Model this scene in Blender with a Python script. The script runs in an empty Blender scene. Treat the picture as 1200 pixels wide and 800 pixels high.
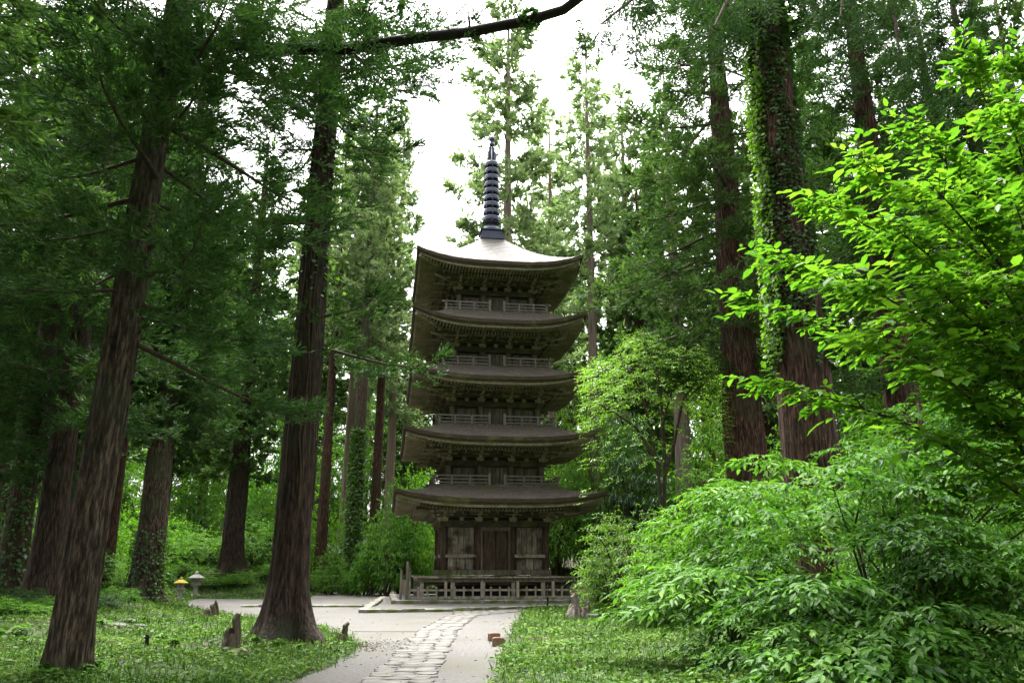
import bpy, math, random
import numpy as np
from mathutils import Vector, Matrix

SC = bpy.context.scene
COL = SC.collection
R = math.radians

# ------------------------------------------------------------------ camera
PITCH = R(15.6); EYE = 1.7; FPX = 960.0
cam_d = bpy.data.cameras.new('camera'); cam = bpy.data.objects.new('camera', cam_d)
COL.objects.link(cam); SC.camera = cam
cam.location = (0, 0, EYE); cam.rotation_euler = (math.pi/2 + PITCH, 0, 0)
cam_d.sensor_width = 36; cam_d.lens = FPX/1200*36; cam_d.clip_end = 2000; cam_d.clip_start = .05

# ------------------------------------------------------------------ sky (bright overcast) and sun
W = bpy.data.worlds.new('World'); SC.world = W; W.use_nodes = True
nt = W.node_tree; nt.nodes.clear()
sky = nt.nodes.new('ShaderNodeTexSky'); sky.sky_type = 'NISHITA'; sky.sun_disc = False
SUN_EL, SUN_AZ = R(66), R(-12)          # azimuth from +Y towards +X
sky.sun_elevation = SUN_EL; sky.sun_rotation = SUN_AZ
sky.dust_density = 8; sky.air_density = 1.2; sky.ozone_density = 1
hs = nt.nodes.new('ShaderNodeHueSaturation'); hs.inputs['Saturation'].default_value = .12
bg = nt.nodes.new('ShaderNodeBackground'); bg.inputs['Strength'].default_value = .15
wo = nt.nodes.new('ShaderNodeOutputWorld')
nt.links.new(sky.outputs[0], hs.inputs['Color']); nt.links.new(hs.outputs[0], bg.inputs[0]); nt.links.new(bg.outputs[0], wo.inputs[0])
sd = bpy.data.lights.new('sun', 'SUN'); sun = bpy.data.objects.new('sun', sd); COL.objects.link(sun)
sd.energy = 1.5; sd.angle = R(24); sd.color = (1, .97, .92)
_d = Vector((math.sin(SUN_AZ)*math.cos(SUN_EL), math.cos(SUN_AZ)*math.cos(SUN_EL), math.sin(SUN_EL)))
sun.rotation_euler = _d.to_track_quat('Z', 'Y').to_euler(); sun.location = (20, 20, 60)
vs = SC.view_settings; vs.view_transform = 'Standard'; vs.look = 'None'; vs.gamma = 1; vs.exposure = 2.4
vs.use_curve_mapping = False
SC.cycles.max_bounces = 4; SC.cycles.diffuse_bounces = 2; SC.cycles.transmission_bounces = 2; SC.cycles.glossy_bounces = 1; SC.cycles.light_sampling_threshold = .05
SC.cycles.caustics_reflective = False; SC.cycles.caustics_refractive = False

# ------------------------------------------------------------------ pixel -> place helpers
_c, _s = math.cos(PITCH), math.sin(PITCH)
def ray(px, py):
    a = (px-600)/FPX; b = (400-py)/FPX
    return np.array([a, _c-b*_s, _s+b*_c])
def at(px, py, Y):
    d = ray(px, py); return np.array([0, 0, EYE]) + d*(Y/d[1])
def gp(px, py, z=0.0):
    d = ray(px, py); return np.array([0, 0, EYE]) + d*((z-EYE)/d[2])

# ------------------------------------------------------------------ materials
def newmat(name):
    m = bpy.data.materials.new(name); m.use_nodes = True; m.node_tree.nodes.clear()
    return m, m.node_tree.nodes, m.node_tree.links
def ramp(N, stops):
    r = N.new('ShaderNodeValToRGB'); e = r.color_ramp.elements
    while len(e) < len(stops): e.new(.5)
    for el, (p, c) in zip(e, stops):
        el.position = p; el.color = (*c, 1)
    return r
def leaf_mat(name, cols, trans=.42, gloss=.06, rough=.4, tint=None, objvar=.15):
    m, N, L = newmat(name)
    g = N.new('ShaderNodeNewGeometry'); oi = N.new('ShaderNodeObjectInfo')
    k = len(cols)
    rp = ramp(N, [(i/(k-1), c) for i, c in enumerate(cols)])
    tc = N.new('ShaderNodeTexCoord'); nz = N.new('ShaderNodeTexNoise'); nz.inputs['Scale'].default_value = .7
    L.new(tc.outputs['Object'], nz.inputs['Vector'])
    mx = N.new('ShaderNodeMath'); mx.operation = 'MULTIPLY_ADD'; mx.inputs[1].default_value = .62
    ad = N.new('ShaderNodeMath'); ad.operation = 'MULTIPLY_ADD'; ad.inputs[1].default_value = .9; ad.inputs[2].default_value = -.27
    L.new(nz.outputs[0], ad.inputs[0]); L.new(g.outputs['Random Per Island'], mx.inputs[0]); L.new(ad.outputs[0], mx.inputs[2])
    L.new(mx.outputs[0], rp.inputs[0])
    hv = N.new('ShaderNodeHueSaturation')
    mr = N.new('ShaderNodeMapRange'); mr.inputs['To Min'].default_value = 1-objvar; mr.inputs['To Max'].default_value = 1+objvar
    L.new(oi.outputs['Random'], mr.inputs[0]); L.new(mr.outputs[0], hv.inputs['Value']); L.new(rp.outputs[0], hv.inputs['Color'])
    df = N.new('ShaderNodeBsdfDiffuse'); tr = N.new('ShaderNodeBsdfTranslucent'); gl = N.new('ShaderNodeBsdfGlossy')
    gl.inputs['Roughness'].default_value = rough
    th = N.new('ShaderNodeMixRGB'); th.blend_type = 'MULTIPLY'; th.inputs[0].default_value = 1
    th.inputs[2].default_value = (*(tint or (1.15, 1.25, .55)), 1)
    L.new(hv.outputs[0], df.inputs[0]); L.new(hv.outputs[0], th.inputs[1]); L.new(th.outputs[0], tr.inputs[0])
    m1 = N.new('ShaderNodeMixShader'); m1.inputs[0].default_value = trans
    L.new(df.outputs[0], m1.inputs[1]); L.new(tr.outputs[0], m1.inputs[2])
    m2 = N.new('ShaderNodeMixShader'); m2.inputs[0].default_value = gloss
    L.new(m1.outputs[0], m2.inputs[1]); L.new(gl.outputs[0], m2.inputs[2])
    o = N.new('ShaderNodeOutputMaterial'); L.new(m2.outputs[0], o.inputs[0])
    return m
def rough_mat(name, cols, scale=(4, 4, 4), detail=6, rough=.85, bump=.4, bscale=None, bdist=.02, spec=.25, metallic=0,
              patch=None, pscale=.6, pstops=(.5, .62), objvar=0, lo=.28, hi=.72):
    """noise-coloured surface; patch = (colour) adds stains such as moss with a shape of their own"""
    m, N, L = newmat(name)
    tc = N.new('ShaderNodeTexCoord'); mp = N.new('ShaderNodeMapping'); mp.inputs['Scale'].default_value = scale
    L.new(tc.outputs['Object'], mp.inputs[0])
    nz = N.new('ShaderNodeTexNoise'); nz.inputs['Scale'].default_value = 1; nz.inputs['Detail'].default_value = detail
    nz.inputs['Roughness'].default_value = .65
    L.new(mp.outputs[0], nz.inputs['Vector'])
    k = len(cols); rp = ramp(N, [(lo+(hi-lo)*i/(k-1), c) for i, c in enumerate(cols)])
    L.new(nz.outputs[0], rp.inputs[0]); out = rp.outputs[0]
    if patch is not None:
        n2 = N.new('ShaderNodeTexNoise'); n2.inputs['Scale'].default_value = pscale; n2.inputs['Detail'].default_value = 7
        L.new(tc.outputs['Object'], n2.inputs['Vector'])
        r2 = ramp(N, [(pstops[0], (0, 0, 0)), (pstops[1], (1, 1, 1))]); L.new(n2.outputs[0], r2.inputs[0])
        mm = N.new('ShaderNodeMixRGB'); L.new(r2.outputs[0], mm.inputs[0]); L.new(out, mm.inputs[1]); mm.inputs[2].default_value = (*patch, 1)
        out = mm.outputs[0]
    if objvar:
        oi = N.new('ShaderNodeObjectInfo'); mr = N.new('ShaderNodeMapRange'); mr.inputs['To Min'].default_value = 1-objvar; mr.inputs['To Max'].default_value = 1+objvar
        hv = N.new('ShaderNodeHueSaturation'); L.new(oi.outputs['Random'], mr.inputs[0]); L.new(mr.outputs[0], hv.inputs['Value']); L.new(out, hv.inputs['Color']); out = hv.outputs[0]
    b = N.new('ShaderNodeBsdfPrincipled'); b.inputs['Roughness'].default_value = rough
    b.inputs['Specular IOR Level'].default_value = spec; b.inputs['Metallic'].default_value = metallic
    L.new(out, b.inputs['Base Color'])
    if bump:
        bn = nz
        if bscale:
            bn = N.new('ShaderNodeTexNoise'); bn.inputs['Scale'].default_value = 1; bn.inputs['Detail'].default_value = 5
            m3 = N.new('ShaderNodeMapping'); m3.inputs['Scale'].default_value = bscale; L.new(tc.outputs['Object'], m3.inputs[0]); L.new(m3.outputs[0], bn.inputs['Vector'])
        bp = N.new('ShaderNodeBump'); bp.inputs['Strength'].default_value = bump; bp.inputs['Distance'].default_value = bdist
        L.new(bn.outputs[0], bp.inputs['Height']); L.new(bp.outputs[0], b.inputs['Normal'])
    o = N.new('ShaderNodeOutputMaterial'); L.new(b.outputs[0], o.inputs[0])
    return m

M = {}
M['bark_red'] = rough_mat('bark_red', [(.008, .005, .004), (.06, .029, .019), (.18, .10, .072)], scale=(16, 16, 2.4), bump=1.0, bdist=.08, patch=(.05, .06, .03), pscale=.45, pstops=(.55, .7), objvar=.2, lo=.36, hi=.64)
M['bark_brown'] = rough_mat('bark_brown', [(.007, .005, .004), (.036, .022, .015), (.095, .062, .045)], scale=(16, 16, 2.4), bump=1.0, bdist=.08, patch=(.035, .042, .02), pscale=.5, pstops=(.52, .68), objvar=.2, lo=.36, hi=.64)
M['bark_silhouette'] = rough_mat('bark_silhouette', [(.006, .006, .005), (.018, .016, .012), (.035, .03, .022)], scale=(14, 14, 3), bump=.6)  # overhead bough's dark silhouette is painted into the bark colour
M['bark_grey'] = rough_mat('bark_grey', [(.01, .007, .005), (.06, .042, .028), (.19, .145, .105)], scale=(17, 17, 2.8), bump=1.0, bdist=.08, patch=(.06, .075, .035), pscale=.5, pstops=(.5, .68), objvar=.15, lo=.36, hi=.64)
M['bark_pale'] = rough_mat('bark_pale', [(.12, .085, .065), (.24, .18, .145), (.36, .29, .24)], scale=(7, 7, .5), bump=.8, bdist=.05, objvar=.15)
M['bark_dark'] = rough_mat('bark_dark', [(.03, .022, .015), (.07, .05, .035), (.1, .075, .05)], scale=(14, 14, 3), bump=.5, objvar=.2)
M['cedar'] = leaf_mat('cedar_needles', [(.016, .043, .014), (.03, .076, .021), (.055, .12, .03), (.1, .175, .042)], trans=.3, gloss=.02, rough=.5, tint=(1.1, 1.2, .6), objvar=.2)
M['cedar_mid'] = leaf_mat('cedar_needles_mid', [(.03, .07, .022), (.055, .115, .032), (.09, .165, .045), (.14, .22, .06)], trans=.38, gloss=.02, rough=.5, tint=(1.1, 1.2, .6), objvar=.25)  # lighter copy of the cedar needles; mid-ground brightness put into the colour
M['cedar_far'] = leaf_mat('cedar_needles_far', [(.13, .20, .10), (.19, .27, .13), (.25, .33, .16), (.31, .37, .19)], trans=.4, gloss=.02, rough=.5, tint=(1.1, 1.2, .7), objvar=.2)  # backlit paleness of the far crowns is painted into the needle colour
M['leaf_bright'] = leaf_mat('leaf_bright', [(.035, .11, .014), (.065, .18, .018), (.105, .25, .022), (.16, .32, .032), (.21, .34, .042)], trans=.5, gloss=.02, rough=.38)
M['leaf_mid'] = leaf_mat('leaf_mid', [(.03, .09, .014), (.055, .15, .02), (.09, .215, .028), (.14, .29, .04), (.22, .32, .05)], trans=.38, gloss=.014, rough=.4)
M['leaf_deep'] = leaf_mat('leaf_deep', [(.018, .06, .012), (.036, .11, .016), (.065, .17, .024), (.11, .25, .035), (.2, .33, .05)], trans=.36, gloss=.014, rough=.4)
M['leaf_maple'] = leaf_mat('leaf_maple', [(.07, .15, .03), (.12, .24, .04), (.18, .32, .05), (.25, .39, .07)], trans=.45, gloss=.04, rough=.5)
M['leaf_dark'] = leaf_mat('leaf_dark', [(.022, .06, .018), (.04, .10, .025), (.065, .15, .035)], trans=.35, gloss=.04, rough=.35)
M['ivy'] = leaf_mat('ivy_leaf', [(.04, .10, .032), (.07, .16, .045), (.12, .24, .06)], trans=.3, gloss=.035, rough=.4)
M['ivy_lit'] = leaf_mat('ivy_lit', [(.09, .2, .02), (.14, .28, .025), (.2, .36, .035)], trans=.55, gloss=.05)  # lit copy of the ivy leaf; light from the clearing put into colour
M['cover'] = leaf_mat('ground_cover_leaf', [(.025, .058, .015), (.05, .115, .024), (.09, .175, .036), (.145, .23, .058), (.19, .26, .08)], trans=.3, gloss=.008, rough=.4)
M['moss'] = leaf_mat('moss_tuft', [(.05, .08, .018), (.09, .12, .025), (.12, .16, .03)], trans=.2, gloss=.0)
M['ground'] = rough_mat('ground_soil', [(.02, .024, .011), (.034, .05, .017), (.055, .075, .025)], scale=(1.3, 1.3, 1.3), detail=10, bump=.7, bscale=(9, 9, 9), patch=(.05, .036, .024), pscale=.35, pstops=(.52, .66))
M['gravel'] = rough_mat('gravel', [(.05, .047, .042), (.11, .105, .098), (.165, .16, .151)], scale=(14, 14, 14), detail=14, bump=.6, bscale=(42, 42, 42), bdist=.02, patch=(.095, .09, .07), pscale=.42, pstops=(.45, .66))
M['stone'] = rough_mat('paving_stone', [(.075, .072, .064), (.125, .121, .113), (.175, .17, .162)], scale=(5, 5, 5), detail=8, bump=.5, bdist=.02, patch=(.2, .19, .15), pscale=1.2, objvar=.16)
M['kerb'] = rough_mat('old_kerb_stone', [(.13, .12, .10), (.25, .235, .2), (.36, .34, .30)], scale=(5, 5, 5), detail=8, bump=.6, bdist=.03, patch=(.11, .14, .05), pscale=1.4, objvar=.15)
M['lantern'] = rough_mat('lantern_stone', [(.22, .21, .19), (.36, .34, .31), (.5, .48, .45)], scale=(9, 9, 9), bump=.5, bdist=.02)
M['lantern_moss'] = rough_mat('lantern_moss', [(.28, .23, .04), (.42, .34, .05), (.5, .42, .12)], scale=(9, 9, 9), bump=.6, bdist=.02)
M['wood'] = rough_mat('weathered_wood', [(.07, .058, .044), (.16, .135, .105), (.28, .245, .195)], scale=(9, 9, 1.3), bump=.5, bdist=.02, patch=(.11, .115, .05), pscale=1.1, pstops=(.52, .7))
M['wood_panel'] = rough_mat('panel_wood', [(.08, .064, .05), (.23, .2, .16), (.46, .41, .345)], scale=(7, 7, 1.6), bump=.5, bdist=.02, patch=(.06, .042, .03), pscale=1.7, pstops=(.48, .66), objvar=.25)
M['wood_door'] = rough_mat('door_wood', [(.035, .022, .016), (.085, .058, .042), (.17, .125, .095)], scale=(9, 9, 1.3), bump=.5, bdist=.02, objvar=.15)
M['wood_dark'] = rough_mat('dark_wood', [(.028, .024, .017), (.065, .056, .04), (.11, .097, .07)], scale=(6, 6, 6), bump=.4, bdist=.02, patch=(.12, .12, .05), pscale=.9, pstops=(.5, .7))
M['wood_bracket'] = rough_mat('bracket_wood', [(.14, .122, .082), (.30, .265, .185), (.45, .41, .30)], scale=(6, 6, 6), bump=.4, bdist=.02, patch=(.17, .18, .08), pscale=.9, pstops=(.45, .7))
M['wood_pale'] = rough_mat('pale_wood', [(.14, .128, .112), (.25, .23, .205), (.36, .335, .30)], scale=(10, 10, 10), bump=.3, bdist=.01, objvar=.12)
M['fence'] = rough_mat('fence_wood', [(.19, .16, .125), (.34, .295, .24), (.46, .41, .35)], scale=(10, 10, 3), bump=.4, bdist=.015, objvar=.15, patch=(.14, .15, .07), pscale=1.5)
M['shingle'] = rough_mat('roof_shingle', [(.07, .058, .048), (.135, .113, .094), (.22, .19, .165)], scale=(9, 9, 9), detail=8, rough=.6, bump=.5, bscale=(5, 5, 26), bdist=.02, patch=(.12, .11, .05), pscale=.7, pstops=(.55, .75), spec=.4)
M['shingle_top'] = rough_mat('roof_shingle_top', [(.062, .055, .045), (.08, .071, .059), (.1, .089, .075)], scale=(6, 6, 6), detail=8, rough=.6, bump=.4, bscale=(5, 5, 26), bdist=.015, spec=.3)
M['eave_edge'] = rough_mat('eave_edge', [(.03, .022, .015), (.065, .05, .032), (.11, .09, .055)], scale=(3, 3, 30), bump=.5, bdist=.02, patch=(.15, .17, .055), pscale=1.0, pstops=(.55, .75))
M['bronze'] = rough_mat('dark_bronze', [(.012, .015, .03), (.025, .032, .06), (.055, .065, .1)], scale=(6, 6, 6), rough=.38, bump=.15, spec=.6, metallic=.3)
M['stump'] = rough_mat('stump_wood', [(.04, .03, .022), (.10, .075, .055), (.2, .16, .13)], scale=(12, 12, 3), bump=.9, bdist=.04, patch=(.07, .09, .03), pscale=2.5, pstops=(.5, .65))
M['drift'] = rough_mat('drift_wood', [(.08, .06, .05), (.22, .18, .15), (.42, .38, .35)], scale=(9, 9, 5), bump=.9, bdist=.04)
M['black'] = rough_mat('black_post', [(.012, .012, .012), (.02, .02, .02)], bump=.1)
M['brick'] = rough_mat('wood_block', [(.12, .07, .045), (.22, .14, .09), (.33, .23, .16)], scale=(9, 9, 9), bump=.3)
M['tan'] = rough_mat('cut_wood', [(.16, .12, .085), (.28, .22, .16), (.36, .29, .22)], scale=(9, 9, 9), bump=.3)

# ------------------------------------------------------------------ mesh helpers
class MB:
    def __init__(s): s.v = []; s.f = []; s.n = 0
    def add(s, V, F):
        V = np.asarray(V, float); s.v.append(V)
        for f in F: s.f.append([int(i)+s.n for i in f])
        s.n += len(V); return s
    def box(s, c, d, rz=0, taper=1.0):
        x, y, z = [k/2 for k in d]
        V = np.array([(-x, -y, -z), (x, -y, -z), (x, y, -z), (-x, y, -z), (-x*taper, -y*taper, z), (x*taper, -y*taper, z), (x*taper, y*taper, z), (-x*taper, y*taper, z)])
        if rz:
            cs, sn = math.cos(rz), math.sin(rz); V = np.stack([V[:, 0]*cs-V[:, 1]*sn, V[:, 0]*sn+V[:, 1]*cs, V[:, 2]], 1)
        return s.add(V+np.array(c), [(0, 3, 2, 1), (4, 5, 6, 7), (0, 1, 5, 4), (1, 2, 6, 5), (2, 3, 7, 6), (3, 0, 4, 7)])
    def tube(s, P, rad, n=8, cap=True, flute=None):
        P = np.asarray(P, float); m = len(P); rad = np.broadcast_to(np.asarray(rad, float), (m,))
        T = np.gradient(P, axis=0); T /= np.linalg.norm(T, axis=1)[:, None]+1e-9
        up = np.array([0, 0, 1.0]) if abs(T[0][2]) < .9 else np.array([1.0, 0, 0])
        V = []; u = np.cross(up, T[0]); u /= np.linalg.norm(u)
        ang = np.arange(n)/n*2*math.pi
        for i in range(m):
            u = u-T[i]*np.dot(u, T[i]); u /= np.linalg.norm(u); w = np.cross(T[i], u)
            k = np.ones(n) if flute is None else flute(ang, i)
            V.append(P[i]+(np.outer(np.cos(ang)*k, u)+np.outer(np.sin(ang)*k, w))*rad[i])
        V = np.concatenate(V); F = []
        for i in range(m-1):
            for j in range(n):
                k = (j+1) % n; F.append((i*n+j, i*n+k, (i+1)*n+k, (i+1)*n+j))
        if cap: F.append(tuple(range(n-1, -1, -1))); F.append(tuple(range((m-1)*n, m*n)))
        return s.add(V, F)
    def lathe(s, prof, n=24, c=(0, 0, 0)):
        ang = np.arange(n)/n*2*math.pi; V = []
        for r, z in prof: V.append(np.stack([np.cos(ang)*r+c[0], np.sin(ang)*r+c[1], np.full(n, z+c[2])], 1))
        V = np.concatenate(V); m = len(prof)
        F = [(i*n+j, i*n+(j+1) % n, (i+1)*n+(j+1) % n, (i+1)*n+j) for i in range(m-1) for j in range(n)]
        F.append(tuple(range(n-1, -1, -1))); F.append(tuple(range((m-1)*n, m*n)))
        return s.add(V, F)
    def mesh(s, name, mat, smooth=False):
        me = bpy.data.meshes.new(name)
        me.from_pydata(np.concatenate(s.v).tolist(), [], s.f)
        me.materials.append(M[mat])
        if smooth: me.polygons.foreach_set('use_smooth', np.ones(len(me.polygons), bool))
        me.update(); return me
    def obj(s, name, mat, parent=None, smooth=False):
        return link(name, s.mesh(name, mat, smooth), parent)

def link(name, me, parent=None, loc=None, rz=None):
    o = bpy.data.objects.new(name, me); COL.objects.link(o)
    if parent is not None: o.parent = parent
    if loc is not None: o.location = loc
    if rz is not None: o.rotation_euler = (0, 0, rz)
    return o
def tag(o, label=None, cat=None, group=None, kind=None):
    if label: o['label'] = label
    if cat: o['category'] = cat
    if group: o['group'] = group
    if kind: o['kind'] = kind
    return o
def root(name, loc=(0, 0, 0), rz=0):
    o = bpy.data.objects.new(name, None); COL.objects.link(o); o.location = loc; o.rotation_euler = (0, 0, rz); o.empty_display_size = .3
    return o
def fast_mesh(name, V, tri, mat):
    """V (n,3); tri (m,3) or (m,4) int array"""
    me = bpy.data.meshes.new(name); V = np.ascontiguousarray(V, np.float32); k = tri.shape[1]
    me.vertices.add(len(V)); me.vertices.foreach_set('co', V.ravel())
    me.loops.add(tri.size); me.loops.foreach_set('vertex_index', np.ascontiguousarray(tri, np.int32).ravel())
    me.polygons.add(len(tri)); me.polygons.foreach_set('loop_start', np.arange(len(tri), dtype=np.int32)*k)
    me.update(calc_edges=True); me.materials.append(M[mat]); return me
def nrm(a): return a/(np.linalg.norm(a, axis=-1, keepdims=True)+1e-9)

# leaf templates: x along the leaf, y across, z up
LEAF = (np.array([(0, 0, 0), (.28, -.2, .03), (.62, -.19, .02), (1, 0, -.12), (.62, .19, .02), (.28, .2, .03), (.3, 0, -.03), (.64, 0, -.06)]),
        np.array([(0, 1, 6), (1, 2, 7), (1, 7, 6), (2, 3, 7), (0, 6, 5), (6, 7, 4), (6, 4, 5), (7, 3, 4)]))
LEAF4 = (np.array([(0, 0, 0), (.45, -.25, .05), (1, 0, -.1), (.45, .25, .05)]), np.array([(0, 1, 2), (0, 2, 3)]))
BLADE = (np.array([(0, 0, 0), (.5, -.13, .0), (1, 0, .06), (.5, .13, .0)]), np.array([(0, 1, 2), (0, 2, 3)]))
def scatter(tpl, pos, d, n, size, wid=1.0):
    """copies of a leaf template with axis d and normal n"""
    T, F = tpl; N = len(pos)
    x = nrm(d); y = nrm(np.cross(n, x)); z = np.cross(x, y)
    size = np.broadcast_to(size, (N,)); wid = np.broadcast_to(wid, (N,))
    V = pos[:, None, :] + size[:, None, None]*(T[None, :, 0, None]*x[:, None, :] + (wid[:, None]*T[None, :, 1])[..., None]*y[:, None, :] + T[None, :, 2, None]*z[:, None, :])
    tri = (F[None]+(np.arange(N)*len(T))[:, None, None]).reshape(-1, 3)
    return V.reshape(-1, 3), tri
def merge(parts):
    V = []; F = []; o = 0
    for v, f in parts: V.append(v); F.append(f+o); o += len(v)
    return np.concatenate(V), np.concatenate(F)

# ------------------------------------------------------------------ the clearing: outlines on the ground
PATH_PX = [(340, 800), (400, 776), (424, 757), (408, 745), (385, 738), (330, 727), (280, 722), (240, 717), (214, 708), (232, 701), (300, 702), (362, 701), (372, 693), (462, 693)]
PATH = [gp(*q)[:2] for q in PATH_PX]
PATH += [np.array(q) for q in ((-2.2, 56.0), (3.2, 52.5), (2.6, 45.0))]
PATH += [gp(*q)[:2] for q in ((617, 711), (608, 722), (601, 735), (592, 755), (584, 775), (578, 800))]
PATH += [np.array(q) for q in ((-1.2, 8.0), (-3.0, 1.0), (-5.5, -6.0), (-10.0, -6.0), (-7.0, 3.0), (-5.2, 9.0))]
PATH = np.array(PATH)
def seg_dist(P, A):
    """distance of points P (n,2) to the closed outline A and whether they lie inside"""
    d = np.full(len(P), 1e9); inside = np.zeros(len(P), bool)
    B = np.roll(A, -1, 0)
    for a, b in zip(A, B):
        ab = b-a; t = np.clip(((P-a)@ab)/(ab@ab), 0, 1); d = np.minimum(d, np.linalg.norm(P-(a+t[:, None]*ab), axis=1))
        c = ((a[1] > P[:, 1]) != (b[1] > P[:, 1])) & (P[:, 0] < (b[0]-a[0])*(P[:, 1]-a[1])/(b[1]-a[1]+1e-12)+a[0])
        inside ^= c
    return d, inside
def sstep(x, a, b):
    t = np.clip((x-a)/(b-a), 0, 1); return t*t*(3-2*t)
PAG = np.array([-1.32, 48.4]); YAW = R(8.6); PZ = .30
def terrain(x, y):
    x = np.atleast_1d(np.asarray(x, float)); y = np.atleast_1d(np.asarray(y, float))
    P = np.stack([x, y], 1); d, ins = seg_dist(P, PATH); d = np.where(ins, 0, d)
    m = sstep(d, .7, 4.0)
    dp = np.hypot(x-PAG[0], y-PAG[1]); m = m*sstep(dp, 7.5, 11)
    h = .26*np.exp(-((x+6.1)**2+(y-21.8)**2)/(2*2.0**2))*sstep(d, .7, 2.2)
    h = h+m*(.55*sstep(-x, 8, 16)*sstep(y, 14, 24)+.10*np.sin(x*.7+1)*np.sin(y*.5)+.06*np.sin(x*1.9+.4*y)*np.sin(y*1.3))
    h = h+m*(np.maximum(y-57, 0)*.11+.9*sstep(y, 57, 61))
    h = h+m*np.maximum(x-6, 0)*.17*sstep(y, 8, 18)
    far = np.hypot(x, y); h = np.minimum(h, 9+.02*far)
    return h
def T1(x, y): return float(terrain(x, y)[0])
def hit(px, py):
    """where the ray through a pixel meets the ground"""
    t = np.arange(6, 160, .1); p = np.array([0, 0, EYE])+ray(px, py)*t[:, None]
    below = p[:, 2] <= terrain(p[:, 0], p[:, 1])
    return p[np.argmax(below)] if below.any() else p[-1]

# ------------------------------------------------------------------ ground
rng = np.random.default_rng(7)
xs = np.concatenate([np.linspace(-400, -60, 14), np.arange(-56, 57, .8), np.linspace(62, 400, 14)])
ys = np.concatenate([np.linspace(-60, -6, 12), np.arange(-4, 95, .8), np.linspace(99, 500, 20)])
X, Y = np.meshgrid(xs, ys); Z = terrain(X.ravel(), Y.ravel())
nx, ny = len(xs), len(ys); idx = np.arange(nx*ny).reshape(ny, nx)
quads = np.stack([idx[:-1, :-1].ravel(), idx[:-1, 1:].ravel(), idx[1:, 1:].ravel(), idx[1:, :-1].ravel()], 1)
g = link('ground', fast_mesh('ground', np.stack([X.ravel(), Y.ravel(), Z], 1), quads, 'ground')); tag(g, kind='structure')
g.data.polygons.foreach_set('use_smooth', np.ones(len(g.data.polygons), bool))

# gravel sheet with an uneven edge
def resample(A, step):
    out = []
    for a, b in zip(A, np.roll(A, -1, 0)):
        n = max(1, int(np.linalg.norm(b-a)/step))
        for i in range(n): out.append(a+(b-a)*i/n)
    return np.array(out)
PO = resample(PATH, .35)
PO = PO+rng.normal(0, .07, PO.shape)
from mathutils.geometry import tessellate_polygon
tri = np.array(tessellate_polygon([[Vector((p[0], p[1], 0)) for p in PO]]))
V = np.concatenate([PO, np.full((len(PO), 1), .006)], 1)
a, b, c = V[tri[:, 0]], V[tri[:, 1]], V[tri[:, 2]]
fl = np.cross(b-a, c-a)[:, 2] < 0; tri[fl] = tri[fl][:, ::-1]
path = link('gravel_path', fast_mesh('gravel_path', V, tri, 'gravel')); tag(path, kind='structure')

# strip of flat paving stones down the middle of the path, fanning out before the steps
CL = np.array([gp(*q)[:2] for q in ((468, 797), (494, 765), (513, 739), (541, 722))]+[np.array((-1.3, 36.2)), np.array((-.9, 38.4))])
CL = np.concatenate([[CL[0]+(CL[0]-CL[1])*.6], CL])
def along(A, step):
    seg = np.linalg.norm(np.diff(A, axis=0), axis=1); s = np.concatenate([[0], np.cumsum(seg)]); q = np.arange(0, s[-1], step)
    return np.stack([np.interp(q, s, A[:, k]) for k in (0, 1)], 1)
def stone_mesh(seed, sx, sy, th=.018):
    r = random.Random(seed); n = 7; b = MB(); top = []; bot = []
    for i in range(n):
        an = i/n*2*math.pi+r.uniform(-.2, .2); c_, s_ = math.cos(an), math.sin(an)
        k = 1/max(abs(c_), abs(s_))**.75; k *= r.uniform(.9, 1.05)
        top.append((c_*k*sx*.485, s_*k*sy*.485, th)); bot.append((c_*k*sx*.5, s_*k*sy*.5, -.03))
    mid = [(x*1.03, y*1.03, th-.008) for x, y, z in top]
    V = top+mid+bot; F = [tuple(range(n))]
    for o in (0, n):
        for i in range(n): F.append((o+i, o+n+i, o+n+(i+1) % n, o+(i+1) % n))
    return b.add(V, F).mesh('paving_stone', 'stone')
bed = MB(); C2 = along(CL, .4); tg = nrm(np.gradient(C2, axis=0)); nr = np.stack([tg[:, 1], -tg[:, 0]], 1)
hw = .56+.9*sstep(C2[:, 1], 33.5, 37.5)
bv = []; bf = []
for i in range(len(C2)):
    bv += [(*(C2[i]-nr[i]*hw[i]), .011), (*(C2[i]+nr[i]*hw[i]), .011)]
    if i: bf.append((2*i-2, 2*i-1, 2*i+1, 2*i))
sp = bed.add(bv, bf).obj('stone_strip', 'gravel'); tag(sp, kind='structure')
smesh = [stone_mesh(i, .40, .36) for i in range(9)]
rs = random.Random(3); cnt = 0
rows = along(CL, .35); tg = nrm(np.gradient(rows, axis=0))
for i, p in enumerate(rows):
    w = .54+.9*float(sstep(p[1], 33.5, 37.5)); t_ = tg[i]; n_ = np.array([t_[1], -t_[0]])
    k = max(3, int(round(2*w/.38))); off = rs.uniform(-.1, .1)
    for j in range(k):
        if cnt >= 296: break
        u = ((j+.5)/k*2-1)*w+off*.6+rs.uniform(-.03, .03)
        q = p+n_*u+t_*rs.uniform(-.06, .06)
        o = link('paving_stone', rs.choice(smesh), sp, (q[0], q[1], rs.uniform(.008, .02)), math.atan2(n_[1], n_[0])+rs.choice((0, math.pi))+rs.uniform(-.15, .15)); cnt += 1
        o.scale = (rs.uniform(.93, 1.16), rs.uniform(.93, 1.16), 1)
# thin dark joint across the gravel
ja, jb = gp(413, 740)[:2], gp(490, 740)[:2]
tag(MB().box(((ja[0]+jb[0])/2, (ja[1]+jb[1])/2, .009), (np.linalg.norm(jb-ja), .07, .012), math.atan2(jb[1]-ja[1], jb[0]-ja[0])).obj('drain_joint', 'bark_dark'), kind='structure')

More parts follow.
